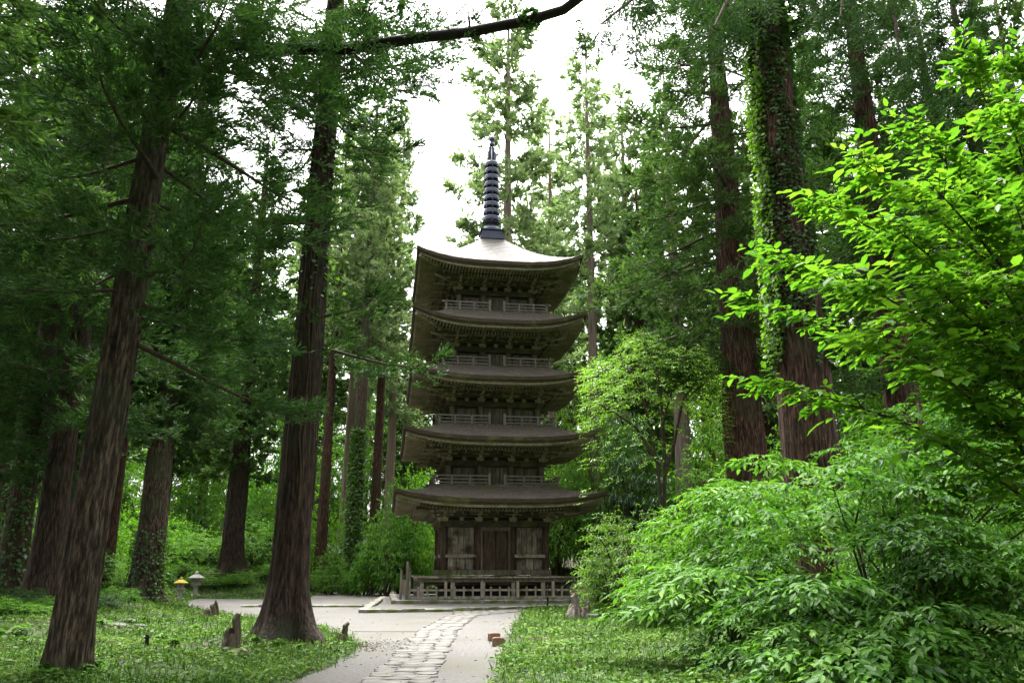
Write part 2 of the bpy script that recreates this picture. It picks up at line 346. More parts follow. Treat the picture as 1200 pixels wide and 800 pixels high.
# terraces before the pagoda: a packed top and a row of kerb stones each
def terrace(poly, z, name, edges, seed):
    r = random.Random(seed); b = MB(); n = len(poly)
    V = [(*p, z-.012) for p in poly]+[(*p, -.05) for p in poly]
    F = [tuple(range(n))]+[(i, n+i, n+(i+1) % n, (i+1) % n) for i in range(n)]
    o = b.add(V, F).obj(name, 'gravel'); tag(o, kind='structure')
    for a, b_ in edges:
        a = np.array(a); b_ = np.array(b_); L = np.linalg.norm(b_-a); d = (b_-a)/L; nn = np.array([d[1], -d[0]]); s = 0
        while s < L-.1:
            l = min(r.uniform(.7, 1.3), L-s)
            c = a+d*(s+l/2)
            kb = MB(); hh = .17
            x, y = l/2-.012, .19
            Vb = []
            for zz, kx in ((-hh, 1.0), (-.03, 1.0), (.0, .95)):
                for (ux, uy) in ((-1, -1), (1, -1), (1, 1), (-1, 1)):
                    Vb.append((ux*(x-(1-kx)*.3)+r.uniform(-.012, .012), uy*(y-(1-kx)*.5)+r.uniform(-.02, .02), zz+r.uniform(-.012, .012)))
            Fb = [(8, 9, 10, 11)]
            for o_ in (0, 4):
                for i in range(4): Fb.append((o_+i, o_+(i+1) % 4, o_+4+(i+1) % 4, o_+4+i))
            kb.add(Vb, Fb); me = kb.mesh('kerb_stone', 'kerb')
            k = link('kerb_stone', me, o, (*c, z+r.uniform(-.01, .015)), math.atan2(d[1], d[0])+r.uniform(-.015, .015))
            s += l
    return o
def PL(lx, ly): return np.array([PAG[0]+lx*math.cos(YAW)-ly*math.sin(YAW), PAG[1]+lx*math.sin(YAW)+ly*math.cos(YAW)])
A0 = gp(425, 718)[:2]; A1 = gp(548, 716)[:2]
lw = [A0, A1, PL(4.6, -7.2), PL(4.6, 6), PL(-5.9, 6), PL(-5.9, -6)]
lower = terrace(lw, .15, 'lower_terrace', [(A0, A1), (A1, PL(4.6, -7.2)), (PL(-5.9, 6), A0)], 1)
up = [PL(-5.3, -6.0), PL(4.9, -6.0), PL(5.3, 5.6), PL(-5.3, 5.6)]
upper = terrace(up, PZ, 'upper_terrace', [(PL(-5.3, -6), PL(4.9, -6)), (PL(-5.3, 5.6), PL(-5.3, -6))], 2)
kl = terrace([gp(283, 711)[:2], gp(424, 711)[:2], gp(424, 711)[:2]+(0, .5), gp(283, 711)[:2]+(0, .5)], .10, 'path_kerb', [(gp(283, 711)[:2], gp(424, 711)[:2])], 3)

# ------------------------------------------------------------------ the five-storey pagoda
pg = root('pagoda', (PAG[0], PAG[1], PZ), YAW)
tag(pg, 'weathered five-storey wooden pagoda with curved shingle roofs and dark metal spire', 'pagoda')
def H(z): return z-PZ
def rot4(V, k):
    c_, s_ = [(1, 0), (0, 1), (-1, 0), (0, -1)][k]; V = np.asarray(V, float)
    return np.stack([V[:, 0]*c_-V[:, 1]*s_, V[:, 0]*s_+V[:, 1]*c_, V[:, 2]], 1)
# front side of every ring is local -y
ROOFS = [  # half width, eave height, corner lift, inner half, rise, body half
    (5.60, 5.24, .50, 3.50, .86, 2.80), (5.22, 8.52, .50, 3.30, .92, 2.62), (4.97, 11.88, .60, 3.15, .96, 2.46), (4.92, 15.10, .76, 3.05, 1.05, 2.32), (4.80, 18.62, .70, .62, 3.15, 2.16)]
def roof_z(s, t, zc, lift, rise, top):
    e = 1.28 if not top else 1.42
    return zc+rise*(1-t)**e+lift*np.abs(s)**3.2*t**1.8
def build_roof(i):
    a, zc, lift, b, rise, bw = ROOFS[i]; top = i == 4; zc = H(zc); ns, ntt = 33, 13
    nc = 24 if top else 13; tc_ = np.linspace(0, 1, nc+1); t = np.stack([tc_[:-1], tc_[1:]], 1).ravel(); ntt = len(t)
    butt = np.tile([0.0, .014 if top else .028], nc); s = np.linspace(-1, 1, ns); S, T = np.meshgrid(s, t)
    r = b+(a-b)*T; rgr = np.random.default_rng(i+90)
    mb = MB(); edge = MB(); sof = MB(); raf = MB(); board = MB()
    for k in range(4):
        V = np.stack([S*r, -r-.0*S, roof_z(S, T, zc, lift, rise, top)+butt[:, None]*(1+rgr.uniform(-.5, .5, S.shape))], -1).reshape(-1, 3)
        F = [(p*ns+q, (p+1)*ns+q, (p+1)*ns+q+1, p*ns+q+1) for p in range(ntt-1) for q in range(ns-1)]
        mb.add(rot4(V, k), F)
        ez = roof_z(s, np.ones(ns), zc, lift, rise, top)
        # shingle edge in two receding courses
        rows_ = [(a, ez+.028), (a-.02, ez-.17), (a-.07, ez-.175), (a-.085, ez-.27), (a-.2, ez-.275)]
        V = np.concatenate([np.stack([s*rr, np.full(ns, -rr), zz], 1) for rr, zz in rows_])
        F = [(p*ns+q, (p+1)*ns+q, (p+1)*ns+q+1, p*ns+q+1) for p in range(len(rows_)-1) for q in range(ns-1)]
        edge.add(rot4(V, k), F)
        # pale eave board under the edge
        rows_ = [(a-.16, ez-.26), (a-.17, ez-.40), (a-.3, ez-.405), (a-.3, ez-.28)]
        V = np.concatenate([np.stack([s*rr, np.full(ns, -rr), zz], 1) for rr, zz in rows_])
        F = [(p*ns+q, (p+1)*ns+q, (p+1)*ns+q+1, p*ns+q+1) for p in range(len(rows_)-1) for q in range(ns-1)]
        board.add(rot4(V, k), F)
        # soffit boards
        inn = bw-.05
        def soz(ss, rr): return (zc-.30)+lift*np.abs(ss)**3.2*np.clip((rr-inn)/(a-inn), 0, 1)**1.3+.20*(a-rr)/(a-inn)
        rr = np.linspace(a-.28, inn, 6); S2, R2 = np.meshgrid(s, rr)
        V = np.stack([S2*R2, -R2, soz(S2, R2)], -1).reshape(-1, 3)
        F = [(p*ns+q, (p+1)*ns+q, (p+1)*ns+q+1, p*ns+q+1) for p in range(5) for q in range(ns-1)]
        sof.add(rot4(V, k), F)
        # two tiers of rafters
        for (r0, r1, dz, step) in ((a-.24, bw+.6, -.09, .185), (a-1.15, inn, -.25, .185)):
            n = int(2*r0/step)
            for q in range(n+1):
                x = -r0+.03+q*(2*r0-.06)/n; rs_ = max(abs(x), r1)
                if r0-rs_ < .12: continue
                w, h_ = .045, .055
                za = soz(x/r0, r0)+dz; zb = soz(min(1, abs(x)/rs_), rs_)+dz
                V = [(x-w, -r0, za-h_), (x+w, -r0, za-h_), (x+w, -r0, za+h_), (x-w, -r0, za+h_), (x-w, -rs_, zb-h_), (x+w, -rs_, zb-h_), (x+w, -rs_, zb+h_), (x-w, -rs_, zb+h_)]
                raf.add(rot4(V, k), [(0, 1, 2, 3), (0, 4, 5, 1), (1, 5, 6, 2), (0, 3, 7, 4)])
        # beam that carries the rafters, and the stepped purlins of the bracket zone
        for (ro, zz, hh) in ((a-1.32, -.40, .16), (bw+1.19, -.40, .14), (bw+.81, -.56, .13), (bw+.405, -.72, .13)):
            zz = zc+zz
            cb = MB(); cb.box((0, -ro, zz), (2*ro+.12, .15, hh)); sof.add(rot4(cb.v[0], k), cb.f)
        # hip rafter out to the corner
        P0 = np.array((-inn, -inn, soz(1, inn)-.2)); P1 = np.array((-(a-.2), -(a-.2), soz(1, a-.2)-.16))
        cb = MB(); cb.tube([P0, (P0+P1)/2, P1], [.14, .13, .12], 4); raf.add(rot4(cb.v[0], k), cb.f)
    ro = mb.obj('roof', 'shingle_top' if top else 'shingle', pg)
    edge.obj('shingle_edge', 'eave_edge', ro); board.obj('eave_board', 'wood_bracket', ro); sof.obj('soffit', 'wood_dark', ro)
    tag(raf.obj('rafters', 'wood_bracket', ro), kind='stuff')
    return ro
for i in range(5): build_roof(i)

# bracket complex: block, stepped arms and bearing blocks, reaching out from the wall (local -y)
def bracket_mesh(diag=False):
    b = MB()
    b.box((0, -.10, -.86), (.36, .34, .20), 0, 1.2)
    for t_, (out, z, wdt) in enumerate(((.405, -.66, 1.0), (.81, -.50, 1.15), (1.19, -.34, 1.2))):
        b.box((0, -out/2-.03, z-.04), (.17, out+.34, .15))
        b.box((0, -out, z+.012), (wdt, .15, .12))
        for x in (-wdt/2+.1, 0, wdt/2-.1): b.box((x, -out-.004, z+.11), (.2, .21, .1), 0, 1.2)
    b.box((0, -1.25, -.56), (.12, .7, .10))
    return b.mesh('bracket', 'wood_bracket')
bm = bracket_mesh()
for i in range(5):
    a, zc, lift, b, rise, bw = ROOFS[i]
    for k in range(4):
        for u in (-1, -.333, .333, 1):
            if abs(u) < 1: P = rot4([(u*bw, -bw, 0)], k)[0]; o = link('bracket', bm, pg, (P[0], P[1], H(zc)-.02), k*math.pi/2)
            elif u == -1:
                P = rot4([(-bw, -bw, 0)], k)[0]
                for rz, sc in ((k*math.pi/2, 1), (k*math.pi/2-math.pi/2, 1.0), (k*math.pi/2-math.pi/4, 1.38)):
                    o = link('bracket', bm, pg, (P[0], P[1], H(zc)-.02-.004*sc), rz); o.scale = (1 if sc == 1 else .5, sc, 1)
        for u in (-.667, 0, .667):     # struts between the complexes
            P = rot4([(u*bw, -bw, 0)], k)[0]; o = link('bracket', bm, pg, (P[0], P[1], H(zc)-.03), k*math.pi/2); o.scale = (.55, .72, .96)

# storeys
colm = {}
def storey(i):
    a, zc, lift, b, rise, bw = ROOFS[i]
    z0 = H(1.47) if i == 0 else H(ROOFS[i-1][1]+ROOFS[i-1][4]-.05); z1 = H(zc)+.05; zt = H(zc)-.98
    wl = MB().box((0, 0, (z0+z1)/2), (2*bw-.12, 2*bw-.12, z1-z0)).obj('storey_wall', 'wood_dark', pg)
    cm = MB().tube([(0, 0, z0-.02), (0, 0, zt+.05)], [.17, .165], 12).mesh('column', 'wood_door' if i == 0 else 'wood', True)
    bmsh = MB().box((0, 0, 0), (2*bw+.42, .2, .34)).mesh('lintel_beam', 'wood_dark')
    b2 = MB().box((0, 0, 0), (2*bw+.30, .14, .2)).mesh('sill_beam', 'wood')
    for k in range(4):
        for u in (-1, -.333, .333):
            P = rot4([(u*bw, -bw+.02, 0)], k)[0]; link('column', cm, wl, (P[0], P[1], 0))
        P = rot4([(0, -bw-.06, zt-.10+.002*(k % 2))], k)[0]; link('lintel_beam', bmsh, wl, P, k*math.pi/2)
        if i: P = rot4([(0, -bw-.06, z0+.18+.002*(k % 2))], k)[0]; link('sill_beam', b2, wl, P, k*math.pi/2)
    dh = zt-.3-z0
    if i:
        # plank doors and slatted side windows
        dm = MB()
        for q in range(6): dm.box(((q-2.5)*bw*.088, 0, 0), (bw*.08, .06, dh-.25))
        dme = dm.mesh('door', 'wood'); wm = MB(); ww = bw*.44
        wm.box((0, .02, 0), (ww, .03, dh*.7))
        for q in range(9): wm.box((-ww/2+ww*(q+.5)/9, -.02, 0), (ww*.055, .05, dh*.66))
        wme = wm.mesh('lattice_window', 'wood')
        for k in range(4):
            P = rot4([(0, -bw+.0, z0+.1+dh/2)], k)[0]; link('door', dme, wl, P, k*math.pi/2)
            for u in (-.667, .667): P = rot4([(u*bw, -bw+.02, z0+.1+dh/2)], k)[0]; link('lattice_window', wme, wl, P, k*math.pi/2)
    else:
        rr = random.Random(5)
        def put(name, mb, mat, k): V = [rot4(v, k) for v in mb.v]; mb.v = V; return mb.obj(name, mat, wl)
        for k in range(4):
            y = -bw
            put('sill_beam', MB().box((0, y-.1, z0+.13), (2*bw+.36+.004*k, .26, .26)), 'wood', k)
            put('door_frame', MB().box((0, y-.04, zt-.39), (bw*.62, .12, .2)).box((-bw*.275, y-.03, (z0+zt)/2-.1), (.14, .1, zt-z0-.75)).box((bw*.275, y-.03, (z0+zt)/2-.1), (.14, .1, zt-z0-.75)), 'wood', k)
            dz0, dz1 = z0+.28, zt-.5
            for sg in (-1, 1):
                put('door_leaf', MB().box((sg*bw*.118, y+.02, (dz0+dz1)/2), (bw*.225, .07, dz1-dz0)).box((sg*bw*.04, y-.02, (dz0+dz1)/2), (.08, .06, dz1-dz0)).box((sg*bw*.2, y-.02, (dz0+dz1)/2), (.08, .06, dz1-dz0)), 'wood_door', k)
                xc = sg*bw*.667; wd = bw*.5; zm = z0+.98
                put('rail_beam', MB().box((xc, y-.09, zm), (bw*.6, .2, .17)), 'fence', k)
                for q in range(5):   # upper boards one by one
                    put('wall_board', MB().box((xc-wd/2+wd*(q+.5)/5, y+.045+rr.uniform(-.02, .02), (zm+zt-.3)/2+.03), (wd/5-.03, .06, zt-.3-zm-.1)), 'wood_panel', k)
                for q in range(3):
                    put('wall_board', MB().box((xc-wd/2+wd*(q+.5)/3, y+.01+rr.uniform(-.012, .012), (z0+.26+zm-.08)/2), (wd/3-.05, .06, zm-z0-.36)), 'wood_panel', k)
    return wl
for i in range(5): storey(i)

# balconies with pale balustrades above roofs 1-4
for i in range(4):
    b = ROOFS[i][3]-.02; z0 = H(ROOFS[i][1]+ROOFS[i][4]); hb = b-.08
    fl = MB()
    for k in range(4):
        cb = MB(); cb.box((0, -(b-.45), z0+.03), (2*b+(.02 if k % 2 else -1.82), .9, .12)); fl.add(rot4(cb.v[0], k), cb.f)
    bl = fl.obj('balcony', 'wood', pg)
    ht = .47; gap = .40
    rl = {}
    for q, (z, th, ext) in enumerate(((.10, .06, .05), (.28, .045, .05), (ht, .07, .28))):
        L = hb-gap+ext; rl[q] = (MB().box((0, 0, 0), (L, th, th)).mesh('rail', 'wood_pale'), z, L)
    pm = MB().box((0, 0, ht/2-.02), (.10, .10, ht-.04)).mesh('post', 'wood_pale')
    p2 = MB().box((0, 0, ht/2+.04), (.13, .13, ht+.12)).box((0, 0, ht+.13), (.17, .17, .05)).mesh('post', 'wood_pale')
    for k in range(4):
        for sg in (-1, 1):
            for q in rl:
                me, z, L = rl[q]; P = rot4([(sg*(gap+L/2), -hb, z0+.09+z+.003*(k % 2))], k)[0]; link('rail', me, bl, P, k*math.pi/2)
            for u in (gap+.02, gap+(hb-gap)*.36, gap+(hb-gap)*.69):
                P = rot4([(sg*u, -hb, z0+.09)], k)[0]; link('post', p2 if u < gap+.1 else pm, bl, P, k*math.pi/2)
        P = rot4([(-hb, -hb, z0+.09)], k)[0]; link('post', pm, bl, P, k*math.pi/2)

# spire
fz = H(21.72); fn = MB().box((0, 0, fz+.12), (1.5, 1.5, .24)).box((0, 0, fz+.42), (1.3, 1.3, .36)).box((0, 0, fz+.63), (1.5, 1.5, .07)).obj('spire', 'bronze', pg)
MB().lathe([(.62, fz+.66), (.60, fz+.8), (.5, fz+1.0), (.3, fz+1.12), (.34, fz+1.2), (.56, fz+1.3), (.5, fz+1.34), (.2, fz+1.36)], 24).obj('bowl', 'bronze', fn, True)
MB().lathe([(.10, fz+1.0), (.07, H(29.0))], 12).obj('shaft', 'bronze', fn, True)
zr0, zr1 = fz+1.58, H(27.15)
for q in range(9):
    z = zr0+(zr1-zr0)*q/8; ro = .53-.07*q/8
    rm = MB().lathe([(ro-.12, z-.17), (ro-.05, z-.19), (ro, z-.12), (ro-.01, z+.08), (ro-.06, z+.17), (ro-.2, z+.2), (ro-.28, z+.1), (ro-.28, z-.1), (ro-.12, z-.17)], 28)
    for t_ in range(4): rm.box((0, 0, z), (2*ro-.2, .06, .08), t_*math.pi/4)
    for t_ in range(8): rm.box((math.cos(t_*math.pi/4)*(ro+.02), math.sin(t_*math.pi/4)*(ro+.02), z-.24), (.05, .05, .14))
    rm.obj('ring', 'bronze', fn, False)
fl_ = MB()
for t_ in range(4):
    an = t_*math.pi/2+.4; pr = [(.1, 27.35), (.33, 27.5), (.27, 27.75), (.32, 28.0), (.22, 28.2), (.24, 28.4), (.08, 28.55)]
    V = []
    for r_, z in pr:
        for sd_ in (-.015, .015): V.append((math.cos(an)*r_-math.sin(an)*sd_, math.sin(an)*r_+math.cos(an)*sd_, H(z)))
    for r_, z in pr:
        for sd_ in (-.015, .015): V.append((-math.sin(an)*sd_, math.cos(an)*sd_, H(z)))
    n2 = len(pr)*2; F = []
    for q in range(len(pr)-1):
        F += [(2*q, 2*q+2, 2*q+3, 2*q+1), (2*q, n2+2*q, n2+2*q+2, 2*q+2), (2*q+1, 2*q+3, n2+2*q+3, n2+2*q+1)]
    fl_.add(V, F)
fl_.obj('water_flame', 'bronze', fn)
MB().lathe([(.05, H(28.45)), (.17, H(28.55)), (.19, H(28.66)), (.08, H(28.8)), (.17, H(28.92)), (.2, H(29.05)), (.12, H(29.2)), (.01, H(29.32))], 16).obj('jewel', 'bronze', fn, True)

# deck round the foot of the pagoda
dk = MB().box((0, 0, H(1.02)), (7.9, 7.9, .1)).obj('deck', 'wood_dark', pg)
rr = random.Random(11)
for k in range(4):
    w = 8.5
    if k % 2 == 0:
        n = 22
        for q in range(n):
            x = -w/2+w*(q+.5)/n; ln = 1.55+rr.uniform(-.03, .04)
            V = [rot4(v, k) for v in MB().box((x, -w/2+ln/2, H(1.36)+rr.uniform(-.008, .008)), (w/n-.014, ln, .08)).v]
            MB().add(V[0], [(0, 3, 2, 1), (4, 5, 6, 7), (0, 1, 5, 4), (1, 2, 6, 5), (2, 3, 7, 6), (3, 0, 4, 7)]).obj('deck_board', 'fence', dk)
    else:
        n = 14; w2 = w-3.14
        for q in range(n):
            x = -w2/2+w2*(q+.5)/n; ln = 1.55+rr.uniform(-.03, .04)
            V = rot4(MB().box((x, -w/2+ln/2, H(1.36)+rr.uniform(-.008, .008)), (w2/n-.014, ln, .08)).v[0], k)
            MB().add(V, [(0, 3, 2, 1), (4, 5, 6, 7), (0, 1, 5, 4), (1, 2, 6, 5), (2, 3, 7, 6), (3, 0, 4, 7)]).obj('deck_board', 'fence', dk)
    V = rot4(MB().box((0, -w/2+.22, H(1.22)), (w-.2-.01*k, .2, .2)).v[0], k)
    MB().add(V, [(0, 3, 2, 1), (4, 5, 6, 7), (0, 1, 5, 4), (1, 2, 6, 5), (2, 3, 7, 6), (3, 0, 4, 7)]).obj('deck_beam', 'wood', dk)
    pm = MB().box((0, 0, .41), (.2, .2, .82)).mesh('deck_post', 'fence')
    for q in range(6):
        P = rot4([(-w/2+.3+(w-.6)*q/5, -w/2+.26, 0)], k)[0]
        if q < 5: link('deck_post', pm, dk, P, k*math.pi/2)
MB().box((0, 0, .38), (5.6, 5.6, .76)).obj('foundation', 'wood_dark', pg)

# low picket fence round the deck
fr = root('picket_fence', (PAG[0], PAG[1], PZ), YAW)
tag(fr, 'low grey wooden picket fence round the foot of the pagoda', 'fence')
fw = 4.62
rl1 = MB().box((0, 0, 0), (2*fw, .07, .1)).mesh('rail', 'fence'); rl2 = MB().box((0, 0, 0), (2*fw+.1, .14, .15)).mesh('rail', 'fence')
pk = MB().box((0, 0, .29), (.085, .06, .58)).mesh('picket', 'fence'); fp = MB().box((0, 0, .42), (.14, .14, .84), 0, .94).mesh('post', 'fence')
for k in (0, 1, 3):
    P = rot4([(0, -fw, .44+.004*(k % 2))], k)[0]; link('rail', rl1, fr, P, k*math.pi/2)
    P = rot4([(0, -fw, .07+.004*(k % 2))], k)[0]; link('rail', rl2, fr, P, k*math.pi/2)
    n = 20
    for q in range(n):
        x = -fw+2*fw*q/n
        P = rot4([(x, -fw-.066, .03)], k)[0]
        o = link('post' if q % 4 == 0 else 'picket', fp if q % 4 == 0 else pk, fr, P, k*math.pi/2)
for (lx, ly, hh, w) in ((-fw-.12, -fw-.22, 1.85, .15), (-fw-.42, -fw-.16, 1.45, .13), (-fw+.02, -fw+.25, 1.6, .13)):
    MB().tube([(lx, ly, 0), (lx+.02, ly, hh*.5), (lx+.01, ly, hh)], [w/2*1.1, w/2, w/2*.9], 8).obj('gate_post', 'wood', fr)

# ------------------------------------------------------------------ cedars
def tuft_template(seed, cords=7, per=4, spread=1.0, blade=.30, width=1.0):
    """a spray of curving cords of short needles, about one unit long, axis +x"""
    r = np.random.default_rng(seed); P = []; D = []; N_ = []; S_ = []
    for c in range(cords):
        az = r.uniform(0, 2*math.pi); op = abs(r.normal(0, .55))*spread
        d = np.array([math.cos(op), math.sin(op)*math.cos(az), math.sin(op)*math.sin(az)*.75]); p = np.array([r.uniform(-.1, .25), 0, 0])
        for q in range(per):
            dd = nrm(d+r.normal(0, .28, 3)); P.append(p.copy()); D.append(dd); N_.append(r.normal(0, 1, 3)); S_.append(blade*r.uniform(.75, 1.3))
            p = p+d*.62/per*r.uniform(.8, 1.2); d = nrm(d+np.array([0, 0, .10]))
    V, F = scatter(BLADE, np.array(P), np.array(D), np.array(N_), np.array(S_), width)
    return V, F
TUFT = [tuft_template(i) for i in range(5)]
TUFT_N = [tuft_template(60+i, 9, 6, 1.0, .20, .9) for i in range(5)]
TUFT_F = [tuft_template(20+i, 6, 3, 1.25, .42, 1.5) for i in range(5)]
FROND = []
for i in range(3):      # flat feathery spray for the boughs close to the camera
    r = np.random.default_rng(40+i); P = []; D = []; S_ = []
    for q in range(11):
        u = q/11
        for sg in (-1, 1):
            ln = .42*(1-u*.75)*r.uniform(.8, 1.15); d = nrm(np.array([.75, sg*.75, r.normal(0, .12)]))
            for w in range(6):
                P.append(np.array([u, 0, -.16*u*u])+d*ln*w/6); D.append(nrm(d+r.normal(0, .38, 3))); S_.append(.15*r.uniform(.7, 1.2))
    FROND.append(scatter(BLADE, np.array(P), np.array(D), r.normal(0, 1, (len(P), 3))*np.array([.4, .4, 1]), np.array(S_), .9))
def place(templates, pos, d, n, size, rg):
    """copies of whole sprays"""
    out = []; ch = rg.integers(0, len(templates), len(pos))
    for k, tp in enumerate(templates):
        m = ch == k
        if m.any(): out.append(scatter(tp, pos[m], d[m], n[m], size[m] if np.ndim(size) else size))
    return merge(out)

def cedar_crown(seed, z0, Ht, rmax, nl, tpm, tsize, tpl, low=(), droop=.25, sparse=0):
    """boughs leaving the trunk, each carrying sprays; returns (limb builder, crown V, F)"""
    rg = np.random.default_rng(seed); limbs = MB(); P = []; D = []; S_ = []
    hs_ = np.concatenate([z0+(Ht-z0)*(np.linspace(0, 1, nl)**1.05), np.array(low)])
    for i, h in enumerate(hs_):
        az = i*2.4+rg.normal(0, .5); f = np.clip((h-z0)/(Ht-z0), 0, 1)
        prof = (min(1, .55+2.2*f)*(1-f)**.62+.12) if h >= z0 else .7
        L = rmax*prof*rg.uniform(.55, 1.15); u = np.array([math.cos(az), math.sin(az), 0]); side = np.array([-u[1], u[0], 0])
        rise = rg.uniform(-.1, .35)-droop*(1-f)
        ts = np.linspace(0, 1, 6); cv = rg.normal(0, .12)
        pts = np.stack([u*L*t+side*L*cv*t*t+np.array([0, 0, h+L*(rise*t-.22*t*t+.28*t**4)]) for t in ts])
        limbs.tube(pts, np.linspace(.018+.011*L, .008, 6), 5, False)
        n = int(L*tpm); t = rg.uniform(.06, 1.02, n)**.85
        c = np.stack([np.interp(t, ts, pts[:, k]) for k in range(3)], 1)
        # clusters: side shoots left and right of the bough
        lat = rg.normal(0, 1, n)*.26*L*(1.15-t)+rg.normal(0, .1, n); ver = rg.normal(0, .16, n)-.10*np.abs(lat)
        c = c+side*lat[:, None]+np.array([0, 0, 1])*ver[:, None]
        d = u*rg.uniform(.3, 1, n)[:, None]+side*np.sign(lat)[:, None]*rg.uniform(.1, .9, n)[:, None]+np.array([0, 0, 1])*rg.uniform(-.45, .35, n)[:, None]
        P.append(c); D.append(d); S_.append(tsize*rg.uniform(.65, 1.3, n))
    P = np.concatenate(P); D = nrm(np.concatenate(D)); S_ = np.concatenate(S_)
    N_ = np.array([0, 0, 1.0])+rg.normal(0, .35, P.shape)
    V, F = place(tpl, P, D, N_, S_, rg)
    return limbs, V, F
def crown_pair(name, *a, mat='cedar', **k):
    lb, V, F = cedar_crown(*a, **k)
    return lb.mesh('limbs', 'bark_dark', True), fast_mesh('crown', V, F, mat)
CR = {
 'low':   crown_pair('low', 1, 5.6, 25, 4.4, 66, 21, .55, TUFT_N, low=(4.9,)),
 'high':  crown_pair('high', 2, 12.6, 30, 4.2, 60, 16, .58, TUFT_N, low=(7.2, 7.5, 7.9, 8.3)),
 'mid':   crown_pair('mid', 3, 8.5, 31, 3.9, 85, 11, .72, TUFT),
 'midb':  crown_pair('midb', 4, 12, 34, 4.2, 80, 11, .75, TUFT, low=(8, 9.5)),
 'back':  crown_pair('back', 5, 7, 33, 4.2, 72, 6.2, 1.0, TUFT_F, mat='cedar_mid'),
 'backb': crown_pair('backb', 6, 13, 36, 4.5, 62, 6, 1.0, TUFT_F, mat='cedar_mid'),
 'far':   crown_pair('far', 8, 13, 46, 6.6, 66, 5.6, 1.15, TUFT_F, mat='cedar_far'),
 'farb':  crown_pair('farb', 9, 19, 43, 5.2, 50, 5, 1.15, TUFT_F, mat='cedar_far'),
 'top':   crown_pair('top', 11, 18.5, 36, 4.6, 60, 8, .8, TUFT),
 'bough': crown_pair('bough', 14, 9.5, 32, 6.6, 70, 11, .8, TUFT, droop=.42, mat='cedar_mid'),
}
def trunk_mesh(seed, r0, Ht, lean=(0, 0), near=False, flare=.55, mat='bark_red', curve=0):
    rg = np.random.default_rng(seed); n = 56 if near else 18; m = 72 if near else 18
    z = np.concatenate([np.linspace(-.3, 2.5, m//3), np.linspace(2.7, min(Ht*.6, 16), m//2), np.linspace(min(Ht*.6, 16)+1, Ht, m-m//3-m//2)]); f = np.clip(z/Ht, 0, 1)
    rad = r0*((1-f)**.8*.93+.07)*(1+flare*np.exp(-np.clip(z, 0, 9)/.55)); 
    P = np.stack([lean[0]*f+curve*np.sin(f*3.1), lean[1]*f, z], 1)
    ph = rg.uniform(0, 6.28, 8); nb = rg.integers(5, 8)
    nzr = rg.normal(0, 1, (m, n))
    for _ in range(5): nzr = (nzr+np.roll(nzr, 1, 0)+np.roll(nzr, -1, 0))/2.2
    nzr = nzr/nzr.std()*.022*near
    def fl(ang, i):
        e = math.exp(-max(z[i], 0)/.7)
        k = 1+.17*e*np.sin(ang*nb+ph[0]+.15*z[i])+.13*e*np.sin(ang*3+ph[5])+nzr[i]
        if near: k = k+.022*np.sin(ang*9+ph[1]+.22*z[i])+.020*np.sin(ang*15+ph[2]-.17*z[i]+1.2*math.sin(z[i]*.6))+.012*np.sin(ang*23+ph[3]+.4*z[i])
        else: k = k+.03*np.sin(ang*7+ph[1]+.2*z[i])
        return k+.03*np.sin(z[i]*.9+ph[4]+ang)
    return MB().tube(P, rad, n, True, fl).mesh('trunk', mat, True)
TR = {}
def cedar(x, y, r0, crown, label, group=None, Ht=None, mat='bark_red', near=False, lean=(0, 0), rz=None, sc=1.0, seed=None, zs=1.0, flare=.55, z=None, name='cedar_tree'):
    zz = T1(x, y) if z is None else z; sd_ = seed if seed is not None else int(abs(x*31+y*17)*10)
    Ht = Ht or {'low': 26, 'high': 31, 'mid': 32, 'midb': 35, 'back': 34, 'backb': 37, 'far': 45, 'farb': 43, 'bough': 33, 'top': 37}[crown]*zs
    t = root(name, (x, y, zz-.02)); tag(t, label, 'tree', group)
    if near: me = trunk_mesh(sd_, r0, Ht, lean, True, flare, mat)
    else:
        key = (sd_ % 5, mat)
        if key not in TR: TR[key] = trunk_mesh(key[0]+50, 1.0, 36, (.3, .2), False, .45, mat)
        me = TR[key]
    o = link('trunk', me, t)
    if not near: o.scale = (r0, r0, Ht/36)
    a = (sd_*.618 % 6.28) if rz is None else rz
    for nm, m in zip(('limbs', 'crown'), CR[crown]):
        q = link(nm, m, t, (lean[0]*.4, lean[1]*.4, 0), a); q.scale = (sc, sc, zs); tag(q, kind='stuff')
    return t
def X(px, py, Y): return at(px, py, Y)[0]

# trees that the photograph shows one by one
p = gp(75, 795); near_left = cedar(p[0], p[1], .32, 'low', 'big cedar with a mossy brown trunk standing alone at the front of the lawn', mat='bark_grey', near=True, lean=(1.2, .1), seed=3, rz=.6, flare=.12, Ht=36)
p = hit(333, 748); T2 = p; cedar(p[0], p[1], .45, 'high', 'thick dark cedar on the small mound at the bend of the path', mat='bark_brown', near=True, seed=8, rz=1.4, flare=1.0, lean=(.35, 0))
p = hit(168, 705); cedar(p[0], p[1], .74, 'mid', 'stout ivy-footed cedar behind the pale stones on the lawn', mat='bark_grey', near=True, seed=12, rz=.3)
cedar(X(56, 640, 31), 31, .56, 'low', 'reddish cedar rising beside its darker ivy-wrapped twin', mat='bark_brown', near=True, seed=15, rz=2.2, sc=1.1)
cedar(X(18, 640, 33), 33, .5, 'midb', 'dark ivy-wrapped cedar beside its reddish twin', mat='bark_dark', near=True, seed=16)
p = hit(270, 673); cedar(p[0], p[1], .78, 'back', 'brown cedar rising from the bank behind the two stone lanterns', mat='bark_brown', near=True, seed=18, rz=1, sc=.9)
G1 = 'cedars of the forest behind the clearing'
cedar(X(376, 640, 68), 68, .5, 'farb', 'slim reddish cedar on the bank beside the ivy-clad green trunk', mat='bark_red', seed=21, sc=.8)
